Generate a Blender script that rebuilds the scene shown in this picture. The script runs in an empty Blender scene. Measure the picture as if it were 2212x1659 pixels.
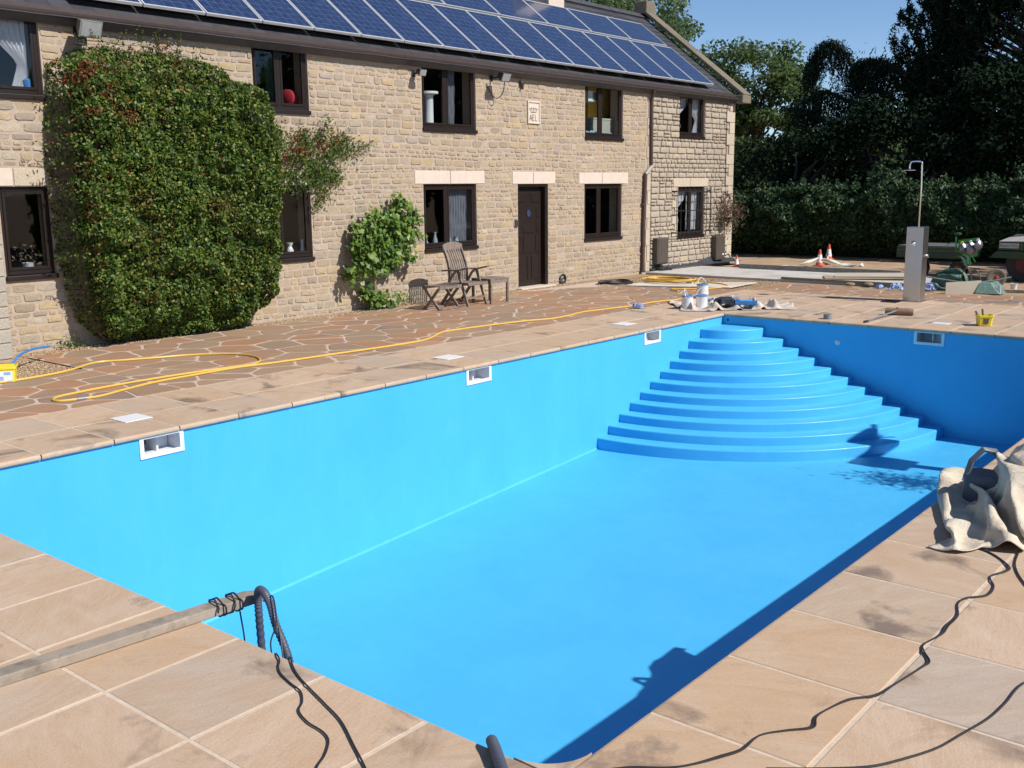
import bpy, bmesh, math, random
import numpy as np
from mathutils import Vector, Matrix, noise

SC = bpy.context.scene
COL = SC.collection
R = math.radians

# ---------------------------------------------------------------- camera
CAM = Vector((7.708, -2.589, 2.0))
_y, _p, _r = -0.69057, 0.18960, -0.00944
fw = Vector((math.sin(_y)*math.cos(_p), math.cos(_y)*math.cos(_p), -math.sin(_p)))
rt = Vector((math.cos(_y), -math.sin(_y), 0)); up = rt.cross(fw)
r2 = rt*math.cos(_r)+up*math.sin(_r); u2 = -rt*math.sin(_r)+up*math.cos(_r)
cd = bpy.data.cameras.new('camera'); cam = bpy.data.objects.new('camera', cd); COL.objects.link(cam)
cd.sensor_width = 36; cd.lens = 36*2227.4/2212; cd.clip_start = .05; cd.clip_end = 2000
mw = Matrix((r2, u2, -fw)).transposed().to_4x4(); mw.translation = CAM
cam.matrix_world = mw
SC.camera = cam

# ---------------------------------------------------------------- light
SUN = Vector((1.085, .18, 1.0)).normalized()
EL = math.asin(SUN.z); AZ = math.atan2(SUN.x, SUN.y)
w = bpy.data.worlds.new('World'); SC.world = w; w.use_nodes = True
nt = w.node_tree; bg = nt.nodes['Background']
sky = nt.nodes.new('ShaderNodeTexSky'); sky.sky_type = 'NISHITA'; sky.sun_disc = False
sky.sun_elevation = EL; sky.sun_rotation = AZ; sky.altitude = 50; sky.air_density = .75; sky.dust_density = 0.; sky.ozone_density = 4.5
nt.links.new(sky.outputs[0], bg.inputs[0]); bg.inputs[1].default_value = .115
sd = bpy.data.lights.new('sun', 'SUN'); sd.energy = 5.0; sd.angle = R(.53); sd.color = (1, .96, .91)
so = bpy.data.objects.new('sun', sd); COL.objects.link(so); so.location = (20, 5, 20)
so.rotation_euler = SUN.to_track_quat('Z', 'Y').to_euler()
vs = SC.view_settings; vs.view_transform = 'Standard'; vs.look = 'None'; vs.gamma = 1; vs.use_curve_mapping = False
vs.exposure = .18
SC.cycles.max_bounces = 5; SC.cycles.diffuse_bounces = 3; SC.cycles.glossy_bounces = 2; SC.cycles.transmission_bounces = 2; SC.cycles.transparent_max_bounces = 8
SC.cycles.use_adaptive_sampling = True; SC.cycles.adaptive_threshold = .02

# ---------------------------------------------------------------- helpers
WT = {}
def world_of(o): return WT.get(o.name, Vector((0, 0, 0)))
def link(o, parent=None, loc=None):
    COL.objects.link(o)
    if loc is not None: o.location = loc
    if parent is not None:
        o.parent = parent; o.matrix_parent_inverse = Matrix.Translation(-world_of(parent))
    WT[o.name] = Vector(loc) if loc is not None else Vector((0, 0, 0))
    return o
def tag(o, label=None, cat=None, group=None, kind=None):
    if label: o['label'] = label
    if cat: o['category'] = cat
    if group: o['group'] = group
    if kind: o['kind'] = kind
    return o
def thing(name, label, cat, loc=(0, 0, 0), group=None):
    o = bpy.data.objects.new(name, None); o.empty_display_size = .1
    link(o, None, Vector(loc)); return tag(o, label, cat, group)

class MB:
    """collects shapes, builds ONE mesh object"""
    def __init__(s): s.v = []; s.f = []; s.mi = []
    def add(s, vs, fs, mi=0):
        b = len(s.v); s.v += [tuple(x) for x in vs]
        for f in fs: s.f.append([b+i for i in f]); s.mi.append(mi)
        return s
    def box(s, x0, x1, y0, y1, z0, z1, mi=0):
        return s.add([(x0,y0,z0),(x1,y0,z0),(x1,y1,z0),(x0,y1,z0),(x0,y0,z1),(x1,y0,z1),(x1,y1,z1),(x0,y1,z1)],
              [(0,3,2,1),(4,5,6,7),(0,1,5,4),(1,2,6,5),(2,3,7,6),(3,0,4,7)], mi)
    def obox(s, c, a, b, cc, mi=0):
        c, a, b, cc = map(Vector, (c, a, b, cc))
        P = [c+a*i+b*j+cc*k for k in (-1, 1) for i, j in ((-1,-1),(1,-1),(1,1),(-1,1))]
        return s.add(P, [(0,3,2,1),(4,5,6,7),(0,1,5,4),(1,2,6,5),(2,3,7,6),(3,0,4,7)], mi)
    def bar(s, p, q, wd, hd, upv=(0,0,1), mi=0):
        p, q = Vector(p), Vector(q); d = (q-p); l = d.length; d.normalize()
        sd_ = d.cross(Vector(upv));
        if sd_.length < 1e-4: sd_ = d.cross(Vector((1,0,0)))
        sd_.normalize(); u = sd_.cross(d)
        return s.obox((p+q)/2, d*l/2, sd_*wd/2, u*hd/2, mi)
    def tube(s, pts, rad, n=8, cap=True, mi=0):
        pts = [Vector(p) for p in pts]; m = len(pts)
        if not hasattr(rad, '__len__'): rad = [rad]*m
        b = len(s.v); t0 = None; nrm = None
        for i, p in enumerate(pts):
            t = (pts[min(i+1, m-1)]-pts[max(i-1, 0)])
            if t.length < 1e-9: t = Vector((0,0,1))
            t.normalize()
            if nrm is None:
                nrm = t.orthogonal().normalized()
            else:
                nrm = (nrm-t*nrm.dot(t))
                if nrm.length < 1e-6: nrm = t.orthogonal()
                nrm.normalize()
            bn = t.cross(nrm)
            for k in range(n):
                a = 2*math.pi*k/n
                s.v.append(tuple(p+(nrm*math.cos(a)+bn*math.sin(a))*rad[i]))
        for i in range(m-1):
            for k in range(n):
                s.f.append([b+i*n+k, b+i*n+(k+1) % n, b+(i+1)*n+(k+1) % n, b+(i+1)*n+k]); s.mi.append(mi)
        if cap:
            s.f.append([b+k for k in range(n)][::-1]); s.mi.append(mi)
            s.f.append([b+(m-1)*n+k for k in range(n)]); s.mi.append(mi)
        return s
    def lathe(s, prof, c=(0,0,0), n=20, axis=(0,0,1), mi=0):
        """prof: (radius, height) list"""
        ax = Vector(axis).normalized(); e1 = ax.orthogonal().normalized(); e2 = ax.cross(e1); c = Vector(c)
        b = len(s.v)
        for r_, h_ in prof:
            for k in range(n):
                a = 2*math.pi*k/n
                s.v.append(tuple(c+ax*h_+(e1*math.cos(a)+e2*math.sin(a))*r_))
        for i in range(len(prof)-1):
            for k in range(n):
                s.f.append([b+i*n+k, b+i*n+(k+1) % n, b+(i+1)*n+(k+1) % n, b+(i+1)*n+k]); s.mi.append(mi)
        if prof[0][0] > 1e-4: s.f.append([b+k for k in range(n)][::-1]); s.mi.append(mi)
        if prof[-1][0] > 1e-4: s.f.append([b+(len(prof)-1)*n+k for k in range(n)]); s.mi.append(mi)
        return s
    def prism(s, poly, z0, z1, mi=0):
        n = len(poly)
        return s.add([(x, y, z0) for x, y in poly]+[(x, y, z1) for x, y in poly],
            [tuple(range(n))[::-1], tuple(range(n, 2*n))]+[(i, (i+1) % n, n+(i+1) % n, n+i) for i in range(n)], mi)
    def extr(s, poly, d, mi=0):
        """poly 3d points, extruded by vector d"""
        n = len(poly); d = Vector(d); P = [Vector(p) for p in poly]
        return s.add(P+[p+d for p in P],
            [tuple(range(n))[::-1], tuple(range(n, 2*n))]+[(i, (i+1) % n, n+(i+1) % n, n+i) for i in range(n)], mi)
    def build(s, name, mat, parent=None, bevel=0, smooth=False, seg=2, top=False, ang=40):
        me = bpy.data.meshes.new(name)
        org = None
        V = s.v
        if parent is None:
            a = np.array(s.v); org = Vector(((a[:,0].min()+a[:,0].max())/2, (a[:,1].min()+a[:,1].max())/2, a[:,2].min()))
            V = [(x-org.x, y-org.y, z-org.z) for x, y, z in s.v]
        me.from_pydata(V, [], s.f)
        mats = mat if isinstance(mat, (list, tuple)) else [mat]
        for m in mats: me.materials.append(m)
        if len(mats) > 1: me.polygons.foreach_set('material_index', s.mi)
        bm = bmesh.new(); bm.from_mesh(me)
        bmesh.ops.recalc_face_normals(bm, faces=bm.faces)
        if bevel:
            ed = [e for e in bm.edges if len(e.link_faces) == 2 and e.calc_face_angle(0) > R(28)]
            bmesh.ops.bevel(bm, geom=ed, offset=bevel, segments=seg, profile=.5, affect='EDGES', clamp_overlap=True)
        bm.to_mesh(me); bm.free()
        if smooth:
            me.polygons.foreach_set('use_smooth', [True]*len(me.polygons)); me.set_sharp_from_angle(angle=R(ang))
        o = bpy.data.objects.new(name, me)
        return link(o, parent, org)

def arrmesh(name, V, F, mat, parent=None, smooth=False):
    """numpy quads: V (n,3), F (m,4)"""
    V = np.asarray(V, np.float32); F = np.asarray(F, np.int32); k = F.shape[1]
    org = None
    if parent is None:
        org = Vector((float(V[:,0].mean()), float(V[:,1].mean()), float(V[:,2].min()))); V = V-np.array(org, np.float32)
    me = bpy.data.meshes.new(name)
    me.vertices.add(len(V)); me.vertices.foreach_set('co', V.ravel())
    me.loops.add(F.size); me.loops.foreach_set('vertex_index', F.ravel())
    me.polygons.add(len(F)); me.polygons.foreach_set('loop_start', np.arange(0, F.size, k, dtype=np.int32))
    me.polygons.foreach_set('loop_total', np.full(len(F), k, np.int32))
    if smooth: me.polygons.foreach_set('use_smooth', [True]*len(F))
    me.update(calc_edges=True); me.materials.append(mat)
    return link(bpy.data.objects.new(name, me), parent, org)

def leafmesh(name, P, size, mat, parent=None, aspect=.5, outward=None, droop=0., rng=None, jit=.35, bias=.6, axisdir=None):
    """P (n,3) leaf positions -> rhombic leaves; outward (n,3) preferred normals"""
    rng = rng or np.random.default_rng(1); n = len(P)
    N = rng.normal(size=(n, 3)); N /= np.linalg.norm(N, axis=1)[:, None]
    if outward is not None: N = N*(1-bias)+outward*bias
    N /= np.linalg.norm(N, axis=1)[:, None]+1e-9
    A = rng.normal(size=(n, 3))
    if axisdir is not None: A = A*.35+axisdir
    A[:, 2] -= droop
    A -= N*(A*N).sum(1)[:, None]; A /= np.linalg.norm(A, axis=1)[:, None]+1e-9
    B = np.cross(N, A)
    S = size*(1+jit*rng.uniform(-1, 1, n))[:, None]
    V = np.empty((n, 4, 3)); V[:, 0] = P-A*S*.5; V[:, 1] = P+B*S*.5*aspect+N*S*.08; V[:, 2] = P+A*S*.5; V[:, 3] = P-B*S*.5*aspect+N*S*.08
    return arrmesh(name, V.reshape(-1, 3), np.arange(4*n).reshape(n, 4), mat, parent)

def smoothpts(pts, k=6):
    """Catmull-Rom through points"""
    P = [Vector(p) for p in pts]; P = [P[0]*2-P[1]]+P+[P[-1]*2-P[-2]]; out = []
    for i in range(1, len(P)-2):
        for j in range(k):
            t = j/k; a, b, c, d = P[i-1:i+3]
            out.append(.5*((2*b)+(c-a)*t+(2*a-5*b+4*c-d)*t*t+(3*b-a-3*c+d)*t**3))
    out.append(P[-2]); return out

# ---------------------------------------------------------------- materials
def nd(t, ty, **k):
    n = t.nodes.new(ty)
    for a, b in k.items(): setattr(n, a, b)
    return n
def newmat(name):
    m = bpy.data.materials.new(name); m.use_nodes = True; t = m.node_tree
    return m, t, t.nodes['Principled BSDF']
def mixc(t, f, a, b, mode='MIX'):
    n = nd(t, 'ShaderNodeMix', data_type='RGBA', blend_type=mode)
    for s_, v in ((n.inputs[0], f), (n.inputs[6], a), (n.inputs[7], b)):
        if isinstance(v, bpy.types.NodeSocket): t.links.new(v, s_)
        elif isinstance(v, (int, float)): s_.default_value = v
        else: s_.default_value = (*v, 1)
    return n.outputs[2]
def noisen(t, vec, scale, detail=4, rough=.55, dist=0):
    n = nd(t, 'ShaderNodeTexNoise'); n.inputs['Scale'].default_value = scale; n.inputs['Detail'].default_value = detail
    n.inputs['Roughness'].default_value = rough; n.inputs['Distortion'].default_value = dist
    if vec is not None: t.links.new(vec, n.inputs['Vector'])
    return n.outputs['Fac']
def ramp(t, f, stops):
    n = nd(t, 'ShaderNodeValToRGB'); cr = n.color_ramp
    while len(cr.elements) < len(stops): cr.elements.new(.5)
    for e, (p, c) in zip(cr.elements, stops):
        e.position = p; e.color = (c, c, c, 1) if isinstance(c, (int, float)) else (*c, 1)
    t.links.new(f, n.inputs[0]); return n.outputs[0]
def posn(t, sc=(1, 1, 1)):
    g = nd(t, 'ShaderNodeNewGeometry')
    if sc == (1, 1, 1): return g.outputs['Position']
    m = nd(t, 'ShaderNodeMapping'); m.inputs['Scale'].default_value = sc; t.links.new(g.outputs['Position'], m.inputs['Vector']); return m.outputs[0]
def bumpn(t, p, h, strength=.3, dist=.01):
    b = nd(t, 'ShaderNodeBump'); b.inputs['Strength'].default_value = strength; b.inputs['Distance'].default_value = dist
    t.links.new(h, b.inputs['Height']); t.links.new(b.outputs[0], p.inputs['Normal'])
def rnd(t, kind):
    if kind == 'object': return nd(t, 'ShaderNodeObjectInfo').outputs['Random']
    return nd(t, 'ShaderNodeNewGeometry').outputs['Random Per Island']
def mk(name, base, rough=.7, var=.15, scale=6, bump=0, bscale=60, bdist=.004, metal=0, spec=.5, rk=None, pal=None, dirt=None, dscale=2, coat=0):
    m, t, p = newmat(name); P = posn(t)
    c = base
    if pal: c = ramp(t, rnd(t, rk or 'object'), [(i/max(1, len(pal)-1), q) for i, q in enumerate(pal)])
    if var:
        f = noisen(t, P, scale, 5, .6)
        v = ramp(t, f, [(.3, 1-var), (.7, 1+var)])
        c = mixc(t, 1.0, c, v, 'MULTIPLY')
    if dirt:
        f = ramp(t, noisen(t, P, dscale, 6, .65), [(.48, 0.), (.68, 1.)])
        c = mixc(t, f, c, dirt)
    if isinstance(c, bpy.types.NodeSocket): t.links.new(c, p.inputs['Base Color'])
    else: p.inputs['Base Color'].default_value = (*c, 1)
    p.inputs['Roughness'].default_value = rough; p.inputs['Metallic'].default_value = metal
    p.inputs['Specular IOR Level'].default_value = spec
    if coat: p.inputs['Coat Weight'].default_value = coat
    if bump: bumpn(t, p, noisen(t, P, bscale, 5, .6), bump, bdist)
    return m
def leafmat(name, stops, red=None, redscale=1.2, redcut=(.58, .7), trans=.25, rough=.5, spec=.4):
    m, t, p = newmat(name)
    c = ramp(t, rnd(t, 'island'), stops)
    if red:
        f = noisen(t, posn(t), redscale, 3, .6)
        f = ramp(t, f, [(redcut[0], 0.), (redcut[1], 1.)])
        k = nd(t, 'ShaderNodeMath', operation='MULTIPLY'); t.links.new(f, k.inputs[0])
        r_ = nd(t, 'ShaderNodeMath', operation='FRACT'); k2 = nd(t, 'ShaderNodeMath', operation='MULTIPLY'); k2.inputs[1].default_value = 37.7
        t.links.new(rnd(t, 'island'), k2.inputs[0]); t.links.new(k2.outputs[0], r_.inputs[0])
        g_ = nd(t, 'ShaderNodeMath', operation='GREATER_THAN'); g_.inputs[1].default_value = .45; t.links.new(r_.outputs[0], g_.inputs[0])
        t.links.new(g_.outputs[0], k.inputs[1])
        c = mixc(t, k.outputs[0], c, red)
    t.links.new(c, p.inputs['Base Color']); p.inputs['Roughness'].default_value = rough; p.inputs['Specular IOR Level'].default_value = spec
    if trans:
        tr = nd(t, 'ShaderNodeBsdfTranslucent'); t.links.new(c, tr.inputs[0])
        mx = nd(t, 'ShaderNodeMixShader'); mx.inputs[0].default_value = trans
        t.links.new(p.outputs[0], mx.inputs[1]); t.links.new(tr.outputs[0], mx.inputs[2])
        t.links.new(mx.outputs[0], t.nodes['Material Output'].inputs['Surface'])
    return m
# ================================================================ crumpled cloth (settled by the cloth solver, then frozen)
def settle(nx, ny, sx, sy, frames, seed, drop=.25, comp=.5, boxes=(), bend=2.0, tens=20, amp=1.0):
    g = random.Random(seed)
    V = []; F = []
    per = 5.5
    for j in range(ny+1):
        for i in range(nx+1):
            u, v = i/nx, j/ny
            ph = u*per*2+.8*math.sin(v*3.1+seed)
            zz = (sx/per/2)*math.sqrt(max(0, 1-comp*comp))*(abs((ph % 2)-1)-.5)*amp
            x = (u-.5)*sx*comp+.08*noise.noise((u*4, v*4, seed)); y = (v-.5)*sy*(.72+.1*math.sin(u*5+seed))+.10*noise.noise((u*3, v*3, seed+9))
            V.append((x, y, drop+sx/per/2+zz+.20*noise.noise((u*2.5, v*2.5, seed+4))+.16*(v-.5)*math.sin(seed)))
    for j in range(ny):
        for i in range(nx): F.append((j*(nx+1)+i, j*(nx+1)+i+1, (j+1)*(nx+1)+i+1, (j+1)*(nx+1)+i))
    me = bpy.data.meshes.new('cloth_tmp'); me.from_pydata(V, [], F); o = bpy.data.objects.new('cloth_tmp', me); COL.objects.link(o)
    m = o.modifiers.new('c', 'CLOTH'); s = m.settings; s.quality = 5; s.mass = .35; s.tension_stiffness = tens; s.compression_stiffness = tens; s.shear_stiffness = tens*.5; s.bending_stiffness = bend; s.air_damping = 1.5; s.tension_damping = 8; s.bending_damping = .6
    c = m.collision_settings; c.use_self_collision = True; c.self_distance_min = .010; c.distance_min = .010; c.collision_quality = 3; c.self_friction = 12; c.friction = 25
    m.point_cache.frame_start = 1; m.point_cache.frame_end = frames+1
    cols = []
    def collider(x0, x1, y0, y1, z0, z1):
        b = MB(); b.box(x0, x1, y0, y1, z0, z1); q_ = bpy.data.meshes.new('col_tmp'); q_.from_pydata(b.v, [], b.f); k = bpy.data.objects.new('col_tmp', q_); COL.objects.link(k)
        k.modifiers.new('k', 'COLLISION'); k.collision.thickness_outer = .008; k.collision.cloth_friction = 20; cols.append(k)
    collider(-3, 3, -3, 3, -.4, 0)
    for bb in boxes: collider(*bb)
    for f in range(1, frames+1): SC.frame_set(f)
    dg = bpy.context.evaluated_depsgraph_get(); ev = o.evaluated_get(dg); q_ = ev.to_mesh()
    P = np.empty(len(q_.vertices)*3, np.float32); q_.vertices.foreach_get('co', P); P = P.reshape(-1, 3).copy(); ev.to_mesh_clear()
    for k in cols+[o]:
        d_ = k.data; bpy.data.objects.remove(k); bpy.data.meshes.remove(d_)
    SC.frame_set(1); P[:, 2] -= P[:, 2].min()
    return P, np.array(F)
def clothobj(name, P, F, mat, loc, rot, sc, parent=None, thick=.004):
    c, s = math.cos(rot), math.sin(rot); Q = P*np.array(sc); Q = np.stack([Q[:, 0]*c-Q[:, 1]*s, Q[:, 0]*s+Q[:, 1]*c, Q[:, 2]], -1)+np.array(loc)
    me = bpy.data.meshes.new(name); org = None
    if parent is None: org = Vector((float(Q[:, 0].mean()), float(Q[:, 1].mean()), float(Q[:, 2].min()))); Q = Q-np.array(org)
    me.from_pydata([tuple(map(float, p)) for p in Q], [], [tuple(map(int, f)) for f in F]); me.materials.append(mat)
    me.polygons.foreach_set('use_smooth', [True]*len(me.polygons))
    o = link(bpy.data.objects.new(name, me), parent, org)
    md = o.modifiers.new('sub', 'SUBSURF'); md.levels = 1; md.render_levels = 1
    md = o.modifiers.new('th', 'SOLIDIFY'); md.thickness = thick
    return o

CP1, CF1 = settle(58, 48, 3.0, 2.3, 38, 3, .36, .40, ((-.30,.26,-.35,.30,0,.22), (-.02,.26,-.1,.30,.22,.32)), bend=.6, tens=15)
CP2, CF2 = settle(46, 40, 2.2, 1.8, 32, 11, .50, .36, ((-.30,.25,-.3,.25,0,.36),), bend=.6, tens=15)
CP3, CF3 = settle(50, 38, 2.6, 1.8, 22, 7, .03, .8, bend=.8, tens=15)
TP1, TF1 = settle(46, 38, 2.4, 1.9, 28, 21, .5, .42, ((-.35,.3,-.3,.3,0,.30),), bend=.8, tens=15)
W, L = 5.76, 12.0          # pool opening between the coping edges
FX = -5.2                  # house front

def m_slab():
    m, t, p = newmat('sandstone_slab'); P = posn(t)
    oi = nd(t, 'ShaderNodeObjectInfo')
    off = nd(t, 'ShaderNodeVectorMath', operation='SCALE'); off.inputs['Scale'].default_value = 37.
    cmb = nd(t, 'ShaderNodeCombineXYZ'); t.links.new(oi.outputs['Random'], cmb.inputs[0]); t.links.new(oi.outputs['Random'], cmb.inputs[2])
    t.links.new(cmb.outputs[0], off.inputs[0])
    ad = nd(t, 'ShaderNodeVectorMath', operation='ADD'); t.links.new(P, ad.inputs[0]); t.links.new(off.outputs[0], ad.inputs[1]); Q = ad.outputs[0]
    c = ramp(t, oi.outputs['Random'], [(0, (.51,.36,.245)), (.14, (.55,.395,.27)), (.28, (.46,.365,.275)), (.42, (.53,.365,.23)), (.56, (.50,.375,.27)), (.7, (.57,.41,.28)), (.85, (.45,.36,.28)), (1, (.54,.38,.25))])
    rot = nd(t, 'ShaderNodeMath', operation='MULTIPLY'); rot.inputs[1].default_value = 6.28; t.links.new(oi.outputs['Random'], rot.inputs[0])
    vr = nd(t, 'ShaderNodeVectorRotate', rotation_type='Z_AXIS'); t.links.new(Q, vr.inputs['Vector']); t.links.new(rot.outputs[0], vr.inputs['Angle'])
    mp = nd(t, 'ShaderNodeMapping'); mp.inputs['Scale'].default_value = (1.0, 2.6, 1); t.links.new(vr.outputs[0], mp.inputs[0]); S = mp.outputs[0]
    c = mixc(t, ramp(t, noisen(t, S, 1.7, 7, .6, 1.2), [(.42, 0.), (.60, .32), (.78, .6)]), c, (.45,.275,.145))
    c = mixc(t, ramp(t, noisen(t, S, 2.6, 6, .62, .9), [(.50, 0.), (.75, .45)]), c, (.60,.465,.345))
    c = mixc(t, ramp(t, noisen(t, Q, 1.25, 6, .62, .8), [(.555, 0.), (.66, .78)]), c, (.155,.112,.088))
    c = mixc(t, ramp(t, noisen(t, S, 7, 5, .7, .5), [(.62, 0.), (.76, .4)]), c, (.34,.215,.125))
    c = mixc(t, ramp(t, noisen(t, P, 42, 2, .5), [(.765, 0.), (.80, .85)]), c, (.66,.60,.53))
    c = mixc(t, ramp(t, noisen(t, P, 30, 2, .5, .4), [(.77, 0.), (.80, .7)]), c, (.10,.075,.06))
    v = ramp(t, noisen(t, P, 110, 4, .75), [(.3, .86), (.7, 1.10)])
    c = mixc(t, 1., c, v, 'MULTIPLY')
    t.links.new(c, p.inputs['Base Color']); p.inputs['Roughness'].default_value = .62; p.inputs['Specular IOR Level'].default_value = .35
    bumpn(t, p, noisen(t, S, 9, 8, .68), .4, .010)
    return m
SLAB = m_slab()
GROUT = mk('cream_grout', (.58,.46,.345), .9, .12, 20)
def m_crazy():
    m, t, p = newmat('crazy_stone'); P = posn(t); oi = nd(t, 'ShaderNodeObjectInfo')
    c = ramp(t, oi.outputs['Random'], [(0, (.34,.175,.09)), (.18, (.38,.19,.095)), (.35, (.30,.19,.115)), (.5, (.36,.23,.135)), (.65, (.27,.19,.125)), (.8, (.37,.195,.105)), (.92, (.22,.16,.12)), (1, (.40,.25,.14))])
    mp = nd(t, 'ShaderNodeMapping'); mp.inputs['Scale'].default_value = (3, 1, 1); t.links.new(P, mp.inputs[0])
    c = mixc(t, ramp(t, noisen(t, mp.outputs[0], 2.2, 6, .62, .6), [(.42, 0.), (.75, .6)]), c, (.33,.235,.16))
    c = mixc(t, ramp(t, noisen(t, P, 1.3, 4, .6), [(.6, 0.), (.75, .5)]), c, (.16,.12,.10))
    c = mixc(t, 1., c, ramp(t, noisen(t, P, 50, 3, .7), [(.3, .88), (.7, 1.1)]), 'MULTIPLY')
    t.links.new(c, p.inputs['Base Color']); p.inputs['Roughness'].default_value = .7
    bumpn(t, p, noisen(t, mp.outputs[0], 10, 6, .65), .3, .01); return m
CRAZY = m_crazy()
CMORT = mk('pink_mortar', (.51,.395,.31), .95, .12, 12, .3, 80)
def m_stone(name, pal, dark):
    m, t, p = newmat(name); P = posn(t)
    at_ = nd(t, 'ShaderNodeAttribute', attribute_name='tone')
    c = ramp(t, at_.outputs['Fac'], pal)
    c = mixc(t, ramp(t, noisen(t, P, 7, 5, .65), [(.4, 0.), (.75, .55)]), c, dark)
    c = mixc(t, 1., c, ramp(t, noisen(t, P, 38, 4, .7), [(.3, .86), (.7, 1.12)]), 'MULTIPLY')
    c = mixc(t, 1., c, ramp(t, noisen(t, P, .6, 3, .6), [(.3, .92), (.7, 1.06)]), 'MULTIPLY')
    t.links.new(c, p.inputs['Base Color']); p.inputs['Roughness'].default_value = .9; p.inputs['Specular IOR Level'].default_value = .25
    bumpn(t, p, noisen(t, P, 22, 7, .72), .8, .018); return m
STONE = m_stone('rubble_stone', [(0, (0.316,0.246,0.172)), (.12, (0.419,0.335,0.228)), (.25, (0.326,0.274,0.209)), (.38, (0.437,0.335,0.200)), (.5, (0.363,0.307,0.237)), (.62, (0.474,0.358,0.195)), (.72, (0.298,0.246,0.191)), (.82, (0.409,0.302,0.177)), (.92, (0.381,0.326,0.260)), (1, (0.493,0.414,0.298))], (0.326,0.260,0.186))
STONE2 = m_stone('coursed_stone', [(0, (.38,.32,.25)), (.3, (.43,.36,.275)), (.6, (.40,.34,.265)), (.85, (.45,.37,.28)), (1, (.50,.40,.28))], (.36,.305,.24))
ASHLAR = m_stone('ashlar_stone', [(0, (.38,.34,.28)), (.5, (.42,.37,.30)), (1, (.40,.345,.27))], (.36,.32,.26))
LINTEL = mk('pale_lintel', (.60,.50,.41), .8, .06, 9, .1, 60)
QUOIN = m_stone('quoin_stone', [(0, (.48,.405,.31)), (.5, (.53,.44,.325)), (1, (.50,.43,.335))], (.46,.39,.30))
MORTAR = mk('wall_mortar', (.41,.318,.24), .95, .14, 14, .4, 90, .006)
MORTAR2 = mk('grey_mortar', (.33,.27,.205), .95, .14, 14, .4, 90, .006)
BROWNP = mk('brown_plastic', (.020,.013,.011), .4, .1, 8, spec=.3)
BROWNF = mk('brown_fascia', (.06,.042,.036), .5, .12, 8)
def m_glass():
    m, t, p = newmat('window_glass')
    tr = nd(t, 'ShaderNodeBsdfTransparent'); tr.inputs[0].default_value = (.80,.84,.83,1)
    gl = nd(t, 'ShaderNodeBsdfGlossy'); gl.inputs['Roughness'].default_value = .02
    lw = nd(t, 'ShaderNodeLayerWeight'); lw.inputs[0].default_value = .5; pw = nd(t, 'ShaderNodeMath', operation='POWER'); pw.inputs[1].default_value = 4.; t.links.new(lw.outputs['Facing'], pw.inputs[0])
    fr = nd(t, 'ShaderNodeMath', operation='MULTIPLY_ADD'); fr.inputs[1].default_value = .8; fr.inputs[2].default_value = .05; t.links.new(pw.outputs[0], fr.inputs[0])
    b = nd(t, 'ShaderNodeBump'); b.inputs['Strength'].default_value = .04; b.inputs['Distance'].default_value = .02
    t.links.new(noisen(t, posn(t), 1.5, 2), b.inputs['Height']); t.links.new(b.outputs[0], gl.inputs['Normal'])
    mx = nd(t, 'ShaderNodeMixShader'); t.links.new(fr.outputs[0], mx.inputs[0]); t.links.new(tr.outputs[0], mx.inputs[1]); t.links.new(gl.outputs[0], mx.inputs[2])
    t.links.new(mx.outputs[0], t.nodes['Material Output'].inputs['Surface']); return m
GLASS = m_glass()
def m_pool():
    m, t, p = newmat('pool_paint'); P = posn(t)
    c = mixc(t, ramp(t, noisen(t, P, 1.2, 5, .6), [(.3, 0.), (.7, 1.)]), (.064,.41,.72), (.076,.445,.75))
    c = mixc(t, ramp(t, noisen(t, posn(t, (1, 1, .25)), 9, 4, .7), [(.5, 0.), (.8, .35)]), c, (.10,.46,.80))
    t.links.new(c, p.inputs['Base Color']); p.inputs['Roughness'].default_value = .38; p.inputs['Specular IOR Level'].default_value = .42
    rg = ramp(t, noisen(t, posn(t, (1, 1, .35)), 5, 5, .65), [(.35, .30), (.7, .52)]); t.links.new(rg, p.inputs['Roughness'])
    bumpn(t, p, noisen(t, P, 14, 6, .65), .22, .008); return m
POOL = m_pool()
WHITE = mk('white_plastic', (.78,.78,.77), .35, .03, 5)
GREYP = mk('grey_plastic', (.18,.19,.21), .45, .1, 6)
BLACK = mk('black_rubber', (.018,.017,.019), .5, .1, 20)
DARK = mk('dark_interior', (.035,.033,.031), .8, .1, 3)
SLATE = mk('roof_slate', (.05,.05,.056), .55, .2, 5, .2, 40, rk='island', pal=[(.040,.040,.046), (.062,.060,.064), (.050,.050,.058)])
TIMBER = mk('weathered_timber', (.30,.245,.19), .85, .2, 5, .4, 60, dirt=(.17,.135,.10), dscale=7)
TEAK = mk('weathered_teak', (.215,.165,.135), .8, .25, 12, .3, 90, dirt=(.10,.075,.062), dscale=9)
CANVAS = mk('canvas_cloth', (.60,.52,.40), .9, .06, 4, .55, 16, .03, dirt=(.46,.37,.27), dscale=3)
YHOSE = mk('yellow_hose', (.66,.40,.075), .4, .06, 4)
STEEL = mk('brushed_steel', (.50,.48,.46), .32, .06, 3, metal=1)
CHROME = mk('chrome', (.75,.76,.78), .08, 0, metal=1)
CONCRETE = mk('pale_concrete', (.50,.47,.43), .9, .12, 1.6, .3, 50, dirt=(.38,.34,.29), dscale=1.5)
GREEND = mk('dark_green_paint', (.012,.05,.022), .5, .2, 6, dirt=(.06,.04,.02), dscale=5)
GREENB = mk('bright_green_paint', (.02,.22,.05), .35, .1, 6)
GTARP = mk('green_tarpaulin', (.055,.12,.085), .5, .2, 7, .2, 60)
CARD = mk('buff_board', (.46,.40,.31), .85, .05, 4)
PLY = mk('plywood', (.42,.31,.19), .8, .15, 3, dirt=(.27,.19,.12))
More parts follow.
